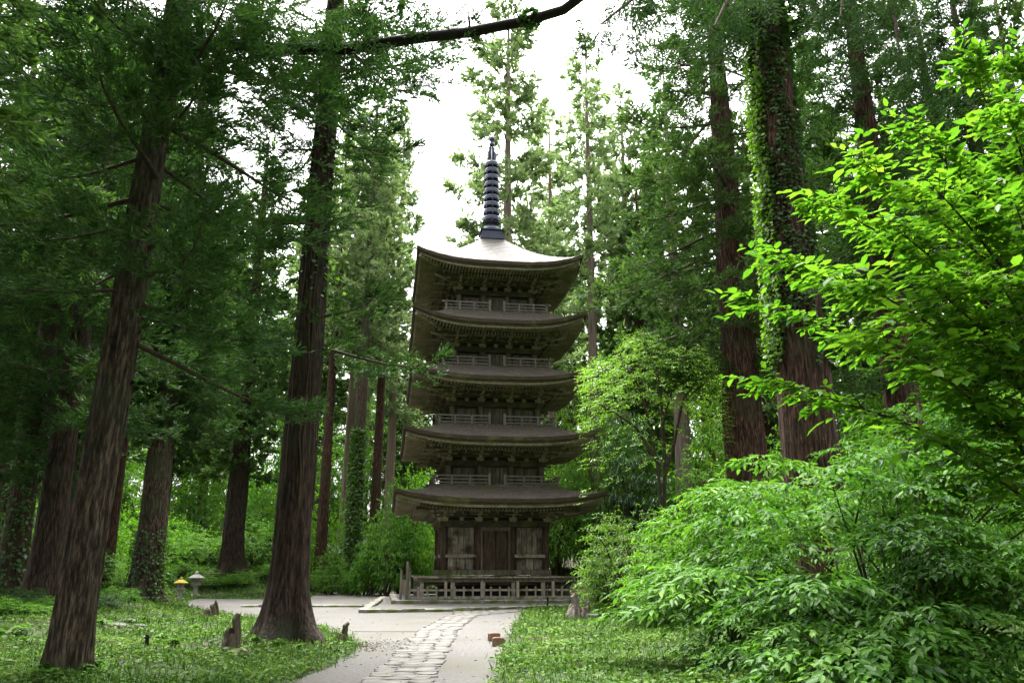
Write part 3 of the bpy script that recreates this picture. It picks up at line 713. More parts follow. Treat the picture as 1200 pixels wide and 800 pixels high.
ivyt = (X(413, 660, 64), 64.0); cedar(*ivyt, .58, 'farb', 'slender cedar with its trunk sheathed in green ivy on the far bank', mat='bark_grey', seed=23, sc=.85)
cedar(X(441, 560, 70), 70, .5, 'farb', 'slim cedar with reddish upper trunk just left of the pagoda roofs', mat='bark_red', seed=25, sc=.72, zs=1.0)
IV = (X(946, 470, 24), 24.0); cedar(*IV, .88, 'top', 'massive ivy-hung red cedar rising behind the leafy shrubs', mat='bark_red', near=True, seed=31, lean=(-.2, 0), flare=.35, rz=.9)
cedar(X(870, 470, 34), 34, .95, 'bough', 'huge red-barked cedar with long sweeping low boughs', mat='bark_red', near=True, seed=33, flare=.3, rz=2.9)
cedar(X(1050, 420, 35), 35, .85, 'midb', 'red-barked cedar behind the broad-leaved sapling', mat='bark_red', near=True, seed=35, flare=.3, rz=.2)
cedar(X(797, 480, 53), 53, .62, 'backb', 'pale-barked cedar showing through the light green maple', mat='bark_pale', seed=37, sc=.8)
cedar(X(1135, 430, 40), 40, .62, 'mid', 'dark cedar among the shrubs with bare lower trunk', mat='bark_dark', seed=38)
cedar(X(1172, 40, 46), 46, .6, 'backb', 'pale-trunked cedar rising above the broad-leaved sapling', mat='bark_pale', seed=39, sc=.8)
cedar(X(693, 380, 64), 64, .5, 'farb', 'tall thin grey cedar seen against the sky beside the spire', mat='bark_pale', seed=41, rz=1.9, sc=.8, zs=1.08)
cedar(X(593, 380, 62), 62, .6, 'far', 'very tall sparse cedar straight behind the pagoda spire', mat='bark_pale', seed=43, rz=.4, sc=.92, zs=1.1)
for (px, Y, r0, cr, sc, mt) in ((235, 76, .45, 'back', .85, 'bark_red'), (185, 44, .5, 'mid', 1, 'bark_dark'), (70, 41, .5, 'mid', 1, 'bark_dark'), (20, 39, .5, 'low', 1.1, 'bark_dark'), (250, 88, .5, 'back', 1, 'bark_red'), (128, 47, .6, 'backb', 1, 'bark_red'), (405, 82, .6, 'farb', .9, 'bark_pale'),
        (345, 76, .6, 'backb', 1, 'bark_red'), (190, 72, .6, 'back', 1, 'bark_red'), (85, 56, .6, 'back', 1.05, 'bark_grey'), (0, 48, .7, 'mid', 1.1, 'bark_red'), (-60, 40, .7, 'mid', 1.1, 'bark_red'), (-40, 64, .7, 'back', 1.1, 'bark_red'),
        (280, 92, .6, 'backb', 1.1, 'bark_red'), (140, 90, .6, 'back', 1.1, 'bark_grey'), (40, 84, .6, 'backb', 1.1, 'bark_grey'), (425, 104, .6, 'far', .6, 'bark_pale'), (375, 100, .6, 'back', 1.15, 'bark_pale'),
        (975, 47, .6, 'backb', 1, 'bark_dark'), (905, 56, .7, 'back', 1.1, 'bark_red'), (760, 66, .7, 'back', 1.0, 'bark_red'), (835, 74, .7, 'backb', 1.1, 'bark_red'), (1010, 64, .6, 'back', 1.1, 'bark_red'), (1095, 52, .6, 'back', 1.1, 'bark_red'),
        (1215, 38, .6, 'mid', 1.1, 'bark_red'), (1130, 72, .7, 'backb', 1.1, 'bark_red'), (1240, 58, .7, 'back', 1.1, 'bark_red'), (935, 88, .7, 'back', 1.2, 'bark_red'), (790, 92, .7, 'far', .75, 'bark_pale'), (735, 86, .7, 'farb', .8, 'bark_pale'),
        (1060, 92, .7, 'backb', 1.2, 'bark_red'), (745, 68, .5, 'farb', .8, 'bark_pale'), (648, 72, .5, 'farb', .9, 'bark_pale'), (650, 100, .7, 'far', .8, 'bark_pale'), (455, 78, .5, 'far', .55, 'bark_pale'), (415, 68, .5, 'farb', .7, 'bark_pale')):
    side_ = 'in the shaded forest beyond the lawn' if px < 600 else 'on the wooded slope beyond the bushes'
    cedar(X(px, 600, Y), Y, r0, cr, {'bark_red': 'red-barked', 'bark_pale': 'pale-barked', 'bark_grey': 'grey-brown', 'bark_dark': 'dark-barked'}[mt]+' cedar '+side_+', one of many', G1+(' left of the pagoda' if px < 600 else ' on the slope'), mat=mt, sc=sc)
rr_ = random.Random(4)
for k in range(27):
    px = -120+k*54+rr_.uniform(-14, 14); Y = rr_.uniform(104, 135)
    cedar(X(px, 600, Y), Y, .55, rr_.choice(('back', 'backb', 'back')), 'distant cedar closing off the forest at the far end, one of a row', 'distant cedars at the far end of the forest', mat='bark_red', sc=1.15, zs=.8 if 440 < px < 570 else 1)
for (px, Y, cr) in ((470, 84, 'back'), (505, 92, 'back'), (545, 96, 'back'), (640, 84, 'back'), (675, 96, 'back'), (715, 104, 'back')):
    cedar(X(px, 600, Y), Y, .45, cr, 'young full-skirted cedar in the thicket far behind the pagoda', 'young cedars behind the pagoda', mat='bark_red', sc=.95, zs=.62)
# the same forest goes on beside and behind the viewpoint
for (x, y) in ((-13, 8), (-17, 17), (-9.5, 3), (-15, 1), (-19, 22), (-22, 17), (-27, 30), (-14, 12.5), (11.5, 5.5), (-12, -3), (-20, 2), (-9, -12), (-18, -12), (-2, -18), (8, -16), (17, -8), (24, 6), (26, 18), (-26, 10), (-24, 24), (2, -28), (-12, -26), (20, -24)):
    cedar(x, y, rr_.uniform(.45, .7), rr_.choice(('low', 'mid', 'bough', 'back', 'backb')), 'cedar of the surrounding forest beside the path, one of many', 'cedars of the surrounding forest beside the path', mat='bark_red', sc=rr_.uniform(1, 1.25))

# bough of the front cedar that arches over the path, with feathery sprays
bp = [(196, 62, 14.1), (250, 50, 13.2), (330, 58, 12.2), (410, 58, 11.4), (480, 46, 10.8), (550, 38, 10.3), (620, 24, 9.9), (660, 12, 9.6), (700, -18, 9.3), (770, -70, 9)]
BP = np.array([at(*q) for q in bp]); rg = np.random.default_rng(77)
base = np.array(near_left.location)
b = MB(); b.tube(BP-base, np.interp(np.arange(len(BP)), [0, 3, 9], [.12, .09, .055]), 9, False)
for (px, py, q2) in ((545, 12, 5), (505, 10, 4), (600, 2, 6), (440, 92, 3)):
    A_ = at(*bp[q2]); E_ = at(px, py, bp[q2][2]-.2); b.tube(np.array([A_, (A_+E_)/2+rg.normal(0, .05, 3), E_])-base, [.02, .014, .006], 5, False)
ob = b.obj('bough', 'bark_silhouette', near_left, True); tag(ob, 'long bare-tipped bough arching over the path')
n = 190; u = rg.uniform(0, 1, n)**1.2*4.1
c = np.stack([np.interp(u, np.arange(len(BP)), BP[:, k]) for k in range(3)], 1)
lat = rg.normal(0, .55, n); c = c+np.stack([rg.normal(0, .3, n), lat, rg.normal(.16, .34, n)], 1)
d = np.stack([rg.uniform(-1, .35, n), rg.uniform(-.6, .6, n), rg.uniform(-.55, .25, n)], 1)
V, F = place(FROND, c-base, d, np.array([0, 0, 1.])+rg.normal(0, .3, (n, 3)), rg.uniform(.5, .95, n), rg)
tag(link('sprays', fast_mesh('sprays', V, F, 'cedar'), ob), kind='stuff')
# moss clumps on the bare end of the bough
for (px, py, Y, s) in ((621, 22, 9.88, .13), (553, 42, 10.25, .085), (497, 44, 10.6, .07), (530, 33, 10.4, .06)):
    P0 = at(px, py, Y); n = 260 if s > .1 else 110; v = nrm(rg.normal(0, 1, (n, 3))); pos = P0+v*s*np.array([1.1, 1, .85])*rg.uniform(.55, 1, n)[:, None]
    V, F = scatter(LEAF4, pos-base, v+rg.normal(0, .5, (n, 3)), rg.normal(0, 1, (n, 3)), s*.55, 1.4)
    tag(link('moss_clump', fast_mesh('moss_clump', V, F, 'leaf_dark'), ob), kind='stuff')
# hanging boughs of the ivy-hung cedar over the clearing
ivr = [o for o in COL.objects if o.get('label', '').startswith('massive ivy')][0]; base = np.array(ivr.location)
b = MB(); allc = []; alld = []
for (pts) in (((935, -30, 23.5), (880, -60, 19), (800, -40, 16), (740, 0, 14.5), (705, 28, 13.8)), ((950, -60, 23.5), (930, -60, 18), (880, -40, 15), (850, 5, 13.5), (838, 30, 13.2)), ((960, -40, 23.5), (1010, -50, 19), (1040, -20, 16.5), (1050, 30, 15.5), (1055, 70, 15.3)), ((950, -60, 23.5), (975, -70, 17), (990, -30, 15), (985, 20, 14.4))):
    PP = np.array([at(*q) for q in pts]); b.tube(PP-base, np.linspace(.09, .02, len(PP)), 6, False)
    n = 62; u = rg.uniform(.8, len(PP)-1, n); c = np.stack([np.interp(u, np.arange(len(PP)), PP[:, k]) for k in range(3)], 1)
    c = c+rg.normal(0, .42, (n, 3)); allc.append(c); alld.append(np.stack([rg.uniform(-.75, .3, n), rg.uniform(-.5, .3, n), rg.uniform(-1.2, -.35, n)], 1))
ob = b.obj('hanging_bough', 'bark_dark', ivr, True)
c = np.concatenate(allc); d = np.concatenate(alld); V, F = place(FROND, c-base, d, rg.normal(0, 1, c.shape)+np.array([0, -1, .5]), rg.uniform(.55, 1.05, len(c)), rg)
tag(link('sprays', fast_mesh('sprays', V, F, 'cedar'), ob), kind='stuff')

# ------------------------------------------------------------------ ivy on trunks
def ivy(x, y, r_at, z0, z1, n, label, size=.11, mat='ivy', side=None, bulge=.05, lean=(0, 0), Ht=35, light=None, seed=1):
    rg = np.random.default_rng(seed); base_z = T1(x, y); t = root('climbing_ivy', (x, y, base_z)); tag(t, label, 'ivy')
    def leaves(n, az, mat, bl, up):
        z = rg.uniform(z0, z1, n); z = z+.10*np.sin(az*7+z*2)  # loose scalloped rows
        z = np.round(z/.16)*.16+rg.normal(0, .03, n)
        if z0 > 3:
            low = z0+1.3*np.sin(az*3+1)+.9*np.sin(az*7); ok = (z > low) & (np.sin(az*4+z*.9)+np.sin(z*1.7-az*2)+rg.normal(0, .5, n) > -1.1); az, z = az[ok], z[ok]; n = len(z)
        rr = np.array([r_at(q) for q in z])+rg.uniform(0, bl, n); f = z/Ht
        out = np.stack([np.cos(az), np.sin(az), np.zeros(n)], 1)
        pos = out*rr[:, None]+np.stack([lean[0]*f, lean[1]*f, z], 1)
        d = out*rg.uniform(.3, 1.0, n)[:, None]+np.array([0, 0, -1.0])*rg.uniform(.2, .9, n)[:, None]+rg.normal(0, .35, (n, 3))
        nn = out*.6+np.array([0, 0, 1.0])*up+rg.normal(0, .25, (n, 3))
        V, F = scatter(LEAF4, pos, d, nn, size*rg.uniform(.7, 1.35, n), 1.7)
        tag(link('leaves', fast_mesh('leaves', V, F, mat), t), kind='stuff')
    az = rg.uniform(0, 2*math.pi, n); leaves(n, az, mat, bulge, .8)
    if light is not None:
        lo, hi, n2, bl = light; leaves(n2, rg.uniform(lo, hi, n2), 'ivy_lit', bl, .3)  # one side of the trunk painted as lit by the open clearing
    for k in range(5):
        a0 = rg.uniform(0, 6.28); zz = np.linspace(z0*.35, z1, 14); aa = a0+np.cumsum(rg.normal(0, .12, 14))
        PP = [((r_at(q)+.015)*math.cos(w)+lean[0]*q/Ht, (r_at(q)+.015)*math.sin(w), q) for q, w in zip(zz, aa)]
        MB().tube(PP, np.linspace(.022, .008, 14), 5, False).obj('stem', 'bark_dark', t)
    return t
def rfun(r0, Ht): return lambda z: r0*((1-min(max(z/Ht, 0), 1))**.8*.93+.07)*1.03
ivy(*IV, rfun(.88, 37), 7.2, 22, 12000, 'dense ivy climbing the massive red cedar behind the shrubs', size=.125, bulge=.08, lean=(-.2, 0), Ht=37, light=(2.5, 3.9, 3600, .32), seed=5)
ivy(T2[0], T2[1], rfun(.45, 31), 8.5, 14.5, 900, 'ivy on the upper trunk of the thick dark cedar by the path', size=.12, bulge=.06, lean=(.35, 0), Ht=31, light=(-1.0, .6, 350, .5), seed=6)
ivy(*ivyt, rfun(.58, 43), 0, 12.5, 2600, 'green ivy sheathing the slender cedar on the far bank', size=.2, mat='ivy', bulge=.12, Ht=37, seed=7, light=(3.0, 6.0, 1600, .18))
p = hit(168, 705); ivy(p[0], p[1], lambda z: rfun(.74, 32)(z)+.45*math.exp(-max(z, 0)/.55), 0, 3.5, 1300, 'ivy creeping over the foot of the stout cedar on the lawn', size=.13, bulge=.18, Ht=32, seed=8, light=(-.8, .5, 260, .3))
ivy(X(18, 640, 33), 33, rfun(.58, 35), 0, 9, 1900, 'dark ivy wrapped round the twin cedar at the edge of the forest', size=.16, bulge=.12, seed=9)

# ------------------------------------------------------------------ shrubs and broad-leaved trees
def twig_leaves(rg, pos, d, k, ln, lsize, flat=.75, tpl=LEAF, wid=1.0, droop=.25):
    """k leaves set alternately along each twig (pos, d); leaves lie in loose horizontal layers"""
    n = len(pos); d = nrm(d); side = nrm(np.cross(d, np.array([0, 0, 1.0]))+1e-4)
    Pn = []; Dn = []; Nn = []
    for j in range(k):
        f = (j+.4)/k; sg = 1 if j % 2 else -1
        q = pos+d*(ln*f)[:, None]+np.array([0, 0, -1.0])*(droop*ln*f*f)[:, None]
        dd = d*.65+side*sg*(1.0-.75*f)+np.array([0, 0, -1.0])*rg.uniform(0, .5, n)[:, None]+rg.normal(0, .15, (n, 3))
        nn = np.array([0, 0, 1.0])+rg.normal(0, 1-flat, (n, 3))+.15*d
        Pn.append(q); Dn.append(dd); Nn.append(nn)
    P = np.concatenate(Pn); m = len(P)
    return scatter(tpl, P, np.concatenate(Dn), np.concatenate(Nn), lsize*rg.uniform(.65, 1.25, m), wid)
def shrub_mesh(seed, rad, n, k=7, ln=.45, lsize=.11, mat='leaf_mid', tpl=LEAF, layers=.35, lump=.22, wid=1.0, hollow=.45, lob=9):
    """leafy mass in uneven lobes and layers above the origin, with stems; returns (leaves, stems)"""
    rg = np.random.default_rng(seed); rx, ry, rz_ = rad
    lc = nrm(rg.normal(0, 1, (lob, 3))*np.array([1, 1, .8])); lc[:, 2] = np.abs(lc[:, 2])*.9; lr = rg.uniform(.3, .55, lob)
    lc = lc*rg.uniform(.45, .8, (lob, 1))
    w = rg.integers(0, lob, n); v = nrm(rg.normal(0, 1, (n, 3))); rr = rg.uniform(hollow, 1, n)**.6
    q = lc[w]+v*(lr[w]*rr)[:, None]*np.array([1, 1, .75])
    core = rg.uniform(0, 1, n) < .22
    q[core] = nrm(rg.normal(0, 1, (core.sum(), 3)))*rg.uniform(.2, .85, (core.sum(), 1)); q[:, 2] = np.abs(q[:, 2])
    P = q*np.array([rx, ry, rz_]); 
    st = layers; P[:, 2] = P[:, 2]*(1-.6)+.6*np.round(P[:, 2]/st+rg.normal(0, .12, n))*st+.12*rz_
    out = q*np.array([1/rx, 1/ry, .3/rz_]); out = nrm(out)+rg.normal(0, .55, (n, 3)); out[:, 2] = out[:, 2]*.35+.08
    V, F = twig_leaves(rg, P, out, k, ln*rg.uniform(.6, 1.3, n), lsize, tpl=tpl, wid=wid)
    me = fast_mesh('foliage', V, F, mat)
    sb = MB()
    for i in range(lob):
        e = lc[i]*np.array([rx, ry, rz_])*1.05; m_ = e*np.array([.35, .35, .55])+rg.normal(0, .08*rx, 3)
        sb.tube([(rg.normal(0, .08), rg.normal(0, .08), -.15), m_, e], [.02+.012*rz_, .018+.006*rz_, .008], 6, False)
        for j in range(5):
            e2 = e+nrm(rg.normal(0, 1, 3))*lr[i]*np.array([rx, ry, rz_])*.8; st_ = m_+(e-m_)*rg.uniform(.2, 1); sb.tube([st_, (st_+e2)/2+np.array([0, 0, .04]), e2], [.014, .009, .004], 4, False)
    return me, sb.mesh('stems', 'bark_dark', True)
SH = {
 'bright': shrub_mesh(1, (1, 1, 1), 1500, 6, .20, .062, 'leaf_bright', LEAF4, layers=.10),
 'maple':  shrub_mesh(2, (1, 1, 1), 1700, 6, .17, .048, 'leaf_maple', LEAF4, layers=.09),
 'mid':    shrub_mesh(3, (1, 1, 1), 1500, 6, .20, .064, 'leaf_mid', LEAF4, layers=.10),
 'dark':   shrub_mesh(4, (1, 1, 1), 1300, 6, .20, .07, 'leaf_dark', LEAF4, layers=.10),
}
def shrub(x, y, rad, kind, label, group=None, z=None, rz=0, name='shrub', cat='shrub'):
    t = root(name, (x, y, T1(x, y) if z is None else z), rz); tag(t, label, cat, group)
    f = link('foliage', SH[kind][0], t); f.scale = rad; tag(f, kind='stuff')
    s = link('stems', SH[kind][1], t); s.scale = rad
    return t
# round the pagoda
def shp(px, py_top, Y, rx, ry, kind, label, group=None, rz=0, z=None):
    x = X(px, 600, Y); zz = T1(x, Y) if z is None else z; top = at(px, py_top, Y)[2]
    return shrub(x, Y, (rx, ry, max(.5, (top-zz)/1.05)), kind, label, group, zz, rz)
shp(742, 575, 31, 2.3, 2.0, 'maple', 'rounded light green shrub over a dark hollow beside the right end of the fence', rz=.4)
shp(792, 590, 27, 1.9, 1.9, 'bright', 'spreading bright shrub between the rounded shrub and the big-leaved bush', rz=1.4)
shp(655, 470, 62, 3.4, 3, 'bright', 'tall fresh green bush crowding the right side of the pagoda', rz=2)
shp(705, 380, 64, 4.2, 3, 'maple', 'tall yellow-green tree-like bush behind the right side of the pagoda', rz=.2)
shp(845, 470, 44, 3.2, 3, 'mid', 'tall shrub in front of the red-barked cedar with sweeping boughs', rz=2.5)
shp(750, 470, 46, 3.0, 2.6, 'dark', 'dark bush under the light green maple', rz=.7)
shp(478, 540, 60, 2.6, 2.4, 'mid', 'layered shrub close against the left side of the pagoda', rz=1.1)
shp(500, 500, 66, 3, 2.6, 'bright', 'bright bush peeping out behind the left pagoda eaves', rz=1.9)
shp(455, 575, 58.5, 2.2, 2, 'mid', 'low shrub behind the tall fence posts of the pagoda', rz=2.7)
for i, (px, py, Y, rx, kd) in enumerate(((400, 560, 70, 3.2, 'bright'), (340, 590, 66, 3, 'bright'), (300, 600, 63, 3, 'mid'), (240, 610, 62, 2.6, 'bright'), (205, 600, 65, 3, 'mid'), (160, 560, 58, 3, 'bright'), (115, 560, 52, 3, 'bright'), (85, 540, 60, 3.5, 'bright'), (20, 560, 56, 3.5, 'bright'),
        (280, 500, 80, 4, 'mid'), (180, 480, 82, 4.5, 'bright'), (370, 480, 88, 4.5, 'mid'), (440, 430, 92, 4, 'mid'), (80, 470, 78, 4.5, 'mid'), (-30, 540, 48, 3.5, 'mid'), (330, 510, 74, 3.4, 'bright'), (225, 520, 74, 3.6, 'bright'), (250, 450, 96, 5, 'bright'), (340, 430, 100, 5, 'mid'), (60, 640, 44, 2, 'bright'), (130, 640, 46, 2, 'mid'), (390, 640, 62, 1.6, 'mid'), (430, 640, 61, 1.5, 'mid'), (225, 655, 59.5, 1.6, 'bright'), (250, 660, 57.5, 1.4, 'mid'), (290, 664, 58, 1.4, 'bright'), (195, 660, 57, 1.4, 'mid'), (350, 655, 62, 1.6, 'mid'), (320, 655, 60, 1.6, 'bright'))):
    shp(px, py, Y, rx, rx*.85, kd, {'bright': 'bright yellow-green', 'mid': 'mid-green'}[kd]+(' waist-high' if rx < 2.2 else ' tall')+' understorey shrub beneath the shaded cedars of the forest', 'understorey shrubs beneath the forest cedars', rz=i*1.3)
for i, (px, py, Y, rx, kd) in enumerate(((800, 400, 66, 4.5, 'bright'), (880, 480, 48, 3.2, 'bright'), (930, 470, 40, 3, 'mid'), (1010, 420, 44, 3.6, 'mid'), (1080, 380, 46, 4, 'bright'), (1150, 380, 44, 4, 'mid'), (1220, 420, 36, 3.5, 'mid'), (960, 400, 60, 4.5, 'mid'), (740, 360, 80, 5, 'mid'), (860, 380, 76, 5, 'mid'), (1080, 330, 70, 5.5, 'mid'), (900, 540, 31, 2.4, 'bright'), (1000, 520, 27, 2.6, 'bright'), (1080, 470, 27, 2.8, 'bright'), (1170, 450, 26, 2.8, 'mid'), (1060, 540, 21, 2.0, 'bright'), (1140, 520, 19, 2.0, 'mid'), (860, 560, 30, 2.2, 'mid'), (810, 560, 33, 2.4, 'bright'))):
    shp(px, py, Y, rx, rx*.85, kd, {'bright': 'bright yellow-green', 'mid': 'mid-green'}[kd]+(' broad' if rx > 3 else ' compact')+' bush crowding the slope under the red-barked cedars', 'bushes on the slope under the red-barked cedars', rz=i*1.7)
# dark low shrubs at the forest edge on the lawn
for i, (px, py, Y, rx, kd) in enumerate(((30, 690, 29, 1.3, 'dark'), (80, 700, 27, .9, 'mid'), (5, 700, 24, 1.2, 'mid'), (130, 690, 30, .9, 'dark'), (150, 685, 33, .9, 'mid'))):
    shp(px, py, Y, rx, rx, kd, {'dark': 'dark', 'mid': 'fresh green'}[kd]+' low leafy clump in the shade at the edge of the lawn', 'low leafy clumps at the edge of the lawn', rz=i*2.1)

# slender maple with thin dark stems
mx, my = X(776, 590, 34), 34.0; mz = T1(mx, my); t = root('maple_tree', (mx, my, mz)); tag(t, 'slender light green maple with thin forked dark stems behind the rounded shrub', 'tree')
rg = np.random.default_rng(99); tb = MB(); C_ = []
base = np.array([mx, my, mz])
forks = [((776, 600), (770, 540), (757, 480), (740, 430), (715, 410)), ((778, 600), (779, 540), (775, 500), (790, 450), (815, 420)), ((778, 560), (790, 520), (800, 470), (820, 440), (840, 432)), ((770, 540), (745, 500), (715, 480), (695, 470)), ((779, 540), (775, 470), (768, 425), (765, 405))]
for fk in forks:
    pts = np.array([at(q[0], q[1], my+rg.normal(0, .35)*(i > 1)) for i, q in enumerate(fk)])-base
    if fk[0][1] == 600: pts = np.concatenate([[np.array([rg.normal(0, .1), 0, -.2])], pts])
    tb.tube(pts, np.linspace(.085, .02, len(pts)), 6, False)
tb.obj('trunk', 'bark_dark', t, True)
n = 2300; pxs = rg.uniform(684, 850, n); lay = rg.integers(0, 7, n)
topy = 402+((pxs-765)/88)**2*52; 
P = []
lz = rg.uniform(0, 1, n)
py = topy+rg.choice([0, 18, 40, 62, 88, 112, 140], n, p=[.2, .2, .18, .15, .12, .09, .06])+rg.normal(0, 5, n)+6*np.sin(pxs*.09)
gapm = (rg.uniform(0, 1, n) < .45) | (py < topy+70)
for a_, b_, ok in zip(pxs, py, gapm):
    if ok: P.append(at(a_, b_, my+rg.normal(0, 1.5)))
P = np.array(P)-base; d = nrm(P*np.array([1, 1, 0])+rg.normal(0, 1.2, P.shape)); d[:, 2] *= .25
V, F = twig_leaves(rg, P, d, 6, .42*rg.uniform(.6, 1.3, len(P)), .125, tpl=LEAF4, flat=.82)
tag(link('crown', fast_mesh('crown', V, F, 'leaf_maple'), t), kind='stuff')

# broad-leaved sapling near the camera, its layered branches reaching over from the slope
sx, sy = 5.9, 8.6; sz = T1(sx, sy); t = root('broadleaf_sapling', (sx, sy, sz)); tag(t, 'broad-leaved sapling with bright yellow-green layered branches beside the path', 'tree')
base = np.array([sx, sy, sz]); rg = np.random.default_rng(123); st = MB(); C_ = []; D_ = []
stem_pts = [np.array([0, 0, -.2]), np.array([-.1, .1, 2.2]), np.array([.05, -.1, 4.4]), np.array([.3, 0, 7.2])]
st.tube(stem_pts, [.09, .075, .055, .02], 8, False)
sz_ = np.array([q[2] for q in stem_pts])
branches = [  # tip pixel, depth, start height
    (1130, 70, 8.2, 5.2), (1068, 150, 8.0, 4.6), (1010, 190, 7.7, 4.2), (1090, 215, 7.2, 4.0), (960, 235, 7.9, 3.9), (1040, 262, 7.0, 3.6), (905, 300, 8.2, 3.4), (985, 320, 7.2, 3.2), (1085, 330, 6.8, 3.2), (880, 352, 8.8, 3.0), (1030, 395, 7.0, 2.7), (885, 445, 8.6, 2.5), (1100, 440, 6.8, 2.4), (1180, 130, 7.4, 5.0), (1190, 240, 7.0, 4.0), (1170, 330, 6.7, 3.4), (1150, 400, 6.8, 2.8), (1060, 500, 7.4, 2.0), (1195, 60, 8.4, 5.6), (1000, 250, 9.4, 3.6), (1080, 300, 9.6, 3.4), (1150, 200, 9.2, 4.2), (1120, 260, 10, 3.6), (1160, 480, 7.5, 2.0)]
for (px, py, Y, z0) in branches:
    E_ = at(px, py, Y)-base; s0 = np.array([np.interp(z0-sz, sz_, [q[k] for q in stem_pts]) for k in range(3)])
    mid = s0*.45+E_*.55+np.array([0, 0, .22]); ts = np.linspace(0, 1, 9)[:, None]; pts = (1-ts)**2*s0+2*ts*(1-ts)*mid+ts**2*E_
    st.tube(pts, np.linspace(.026, .005, 9), 5, False)
    L = np.linalg.norm(E_-s0); u = nrm(E_-s0); side = nrm(np.cross(u, np.array([0, 0, 1.0])))
    nt_ = int(L*23)
    for j in range(nt_):
        f = rg.uniform(.18, 1); c = np.array([np.interp(f, ts[:, 0], pts[:, k]) for k in range(3)]); sg = 1 if j % 2 else -1
        dd = nrm(u*.8+side*sg*rg.uniform(.3, 1)+np.array([0, 0, rg.normal(-.02, .15)])); C_.append(c+np.array([0, 0, rg.normal(0, .04)])); D_.append(dd)
        if j % 2 == 0: st.tube([c, c+dd*.26+np.array([0, 0, -.01])], [.006, .003], 3, False)
    C_.append(pts[-1]); D_.append(u)
st.obj('stem', 'bark_dark', t, True)
P = np.array(C_); D = np.array(D_); m = rg.uniform(0, 1, len(P)) < .5
V1, F1 = twig_leaves(rg, P[m], D[m], 6, .42*rg.uniform(.6, 1.2, m.sum()), .155, wid=1.15, flat=.8, droop=.3)
V2, F2 = twig_leaves(rg, P[~m], D[~m], 7, .40*rg.uniform(.6, 1.2, (~m).sum()), .115, wid=1.1, flat=.8, droop=.25)
V, F = merge([(V1, F1), (V2, F2)]); tag(link('crown', fast_mesh('crown', V, F, 'leaf_bright'), t), kind='stuff')

# bushes near the camera, right of the path
def near_bush(name_seed, cpx, Y, spread, layers_, label, mat, lsize, k, wid=1.0, dens=1.0):
    """layers_: list of (px0, px1, py, depth offset): leafy layers that stand one above another"""
    x = X(cpx, 700, Y); z = T1(x, Y); t = root('broadleaf_bush', (x, Y, z)); tag(t, label, 'bush'); base = np.array([x, Y, z])
    rg = np.random.default_rng(name_seed); st = MB(); P = []; D = []
    S_ = []
    for (a_, b_, py_, dy) in layers_:
        # each layer is a set of drooping leafy plates with gaps between them
        for pl in range(max(3, int(abs(b_-a_)/960*Y*spread*2.1*dens))):
            R_ = rg.uniform(.28, .62)*(Y/10)**.5; c = at(rg.uniform(a_, b_), py_+rg.normal(0, 14), Y+dy)+np.array([0, rg.uniform(-spread, spread)*.8, 0])
            tilt = rg.normal(0, .16, 2); away = nrm((c-base)*np.array([1, 1, 0])); n = int(64*R_*R_/.2/(lsize/.1)**1.4*.55)+6; ps = rg.uniform(.75, 1.3)
            for i in range(n):
                r_ = R_*math.sqrt(rg.uniform(0, 1)); az = rg.uniform(0, 6.28); o = np.array([math.cos(az), math.sin(az), 0])*r_
                o[2] = -.30*r_*r_/R_+o[0]*tilt[0]+o[1]*tilt[1]+rg.normal(0, .02)-.12*np.dot(o, away); q = c+o
                if q[2] < T1(q[0], q[1])+.08: continue
                P.append(q-base); d = o+away*.25*R_+rg.normal(0, .25*R_, 3); d[2] = rg.normal(-.08, .1)*R_; D.append(nrm(d)); S_.append(ps)
            e = c-base-np.array([0, 0, .06]); m_ = e*np.array([.4, .4, .62])+rg.normal(0, .12, 3)
            if pl % 2 == 0: st.tube([(rg.normal(0, .1), rg.normal(0, .1), -.1), m_, e], [.028, .016, .006], 5, False)
    P = np.array(P); D = np.array(D)
    S_ = np.array(S_); V, F = twig_leaves(rg, P, D, k, lsize*3.2*S_*rg.uniform(.6, 1.2, len(P)), lsize*np.tile(S_, k), wid=wid, flat=.78)
    tag(link('foliage', fast_mesh('foliage', V, F, mat), t), kind='stuff'); st.obj('stems', 'bark_dark', t, True)
    return t
near_bush(301, 1050, 10.0, 1.7, [(1030, 1210, 500, 2.0), (1000, 1220, 535, 1.6), (960, 1240, 552, 1.2), (900, 1240, 580, .8), (850, 1240, 615, .4), (830, 1240, 655, 0), (820, 1240, 690, -.3), (850, 1240, 725, -.6), (880, 1240, 760, -.9), (930, 1240, 795, -1.2), (980, 1250, 830, -1.3)], 'large spreading green bush with layered leaves reaching the lawn beside the path', 'leaf_deep', .10, 6, dens=1.35)
near_bush(302, 850, 15.5, 1.5, [(830, 950, 566, 1.0), (800, 950, 592, .5), (785, 940, 625, .2), (780, 930, 655, 0), (760, 940, 685, -.2), (800, 940, 712, -.4), (820, 950, 740, -.5)], 'bush with long drooping pointed leaves between the lawn and the slope', 'leaf_mid', .17, 6, wid=.85, dens=.8)

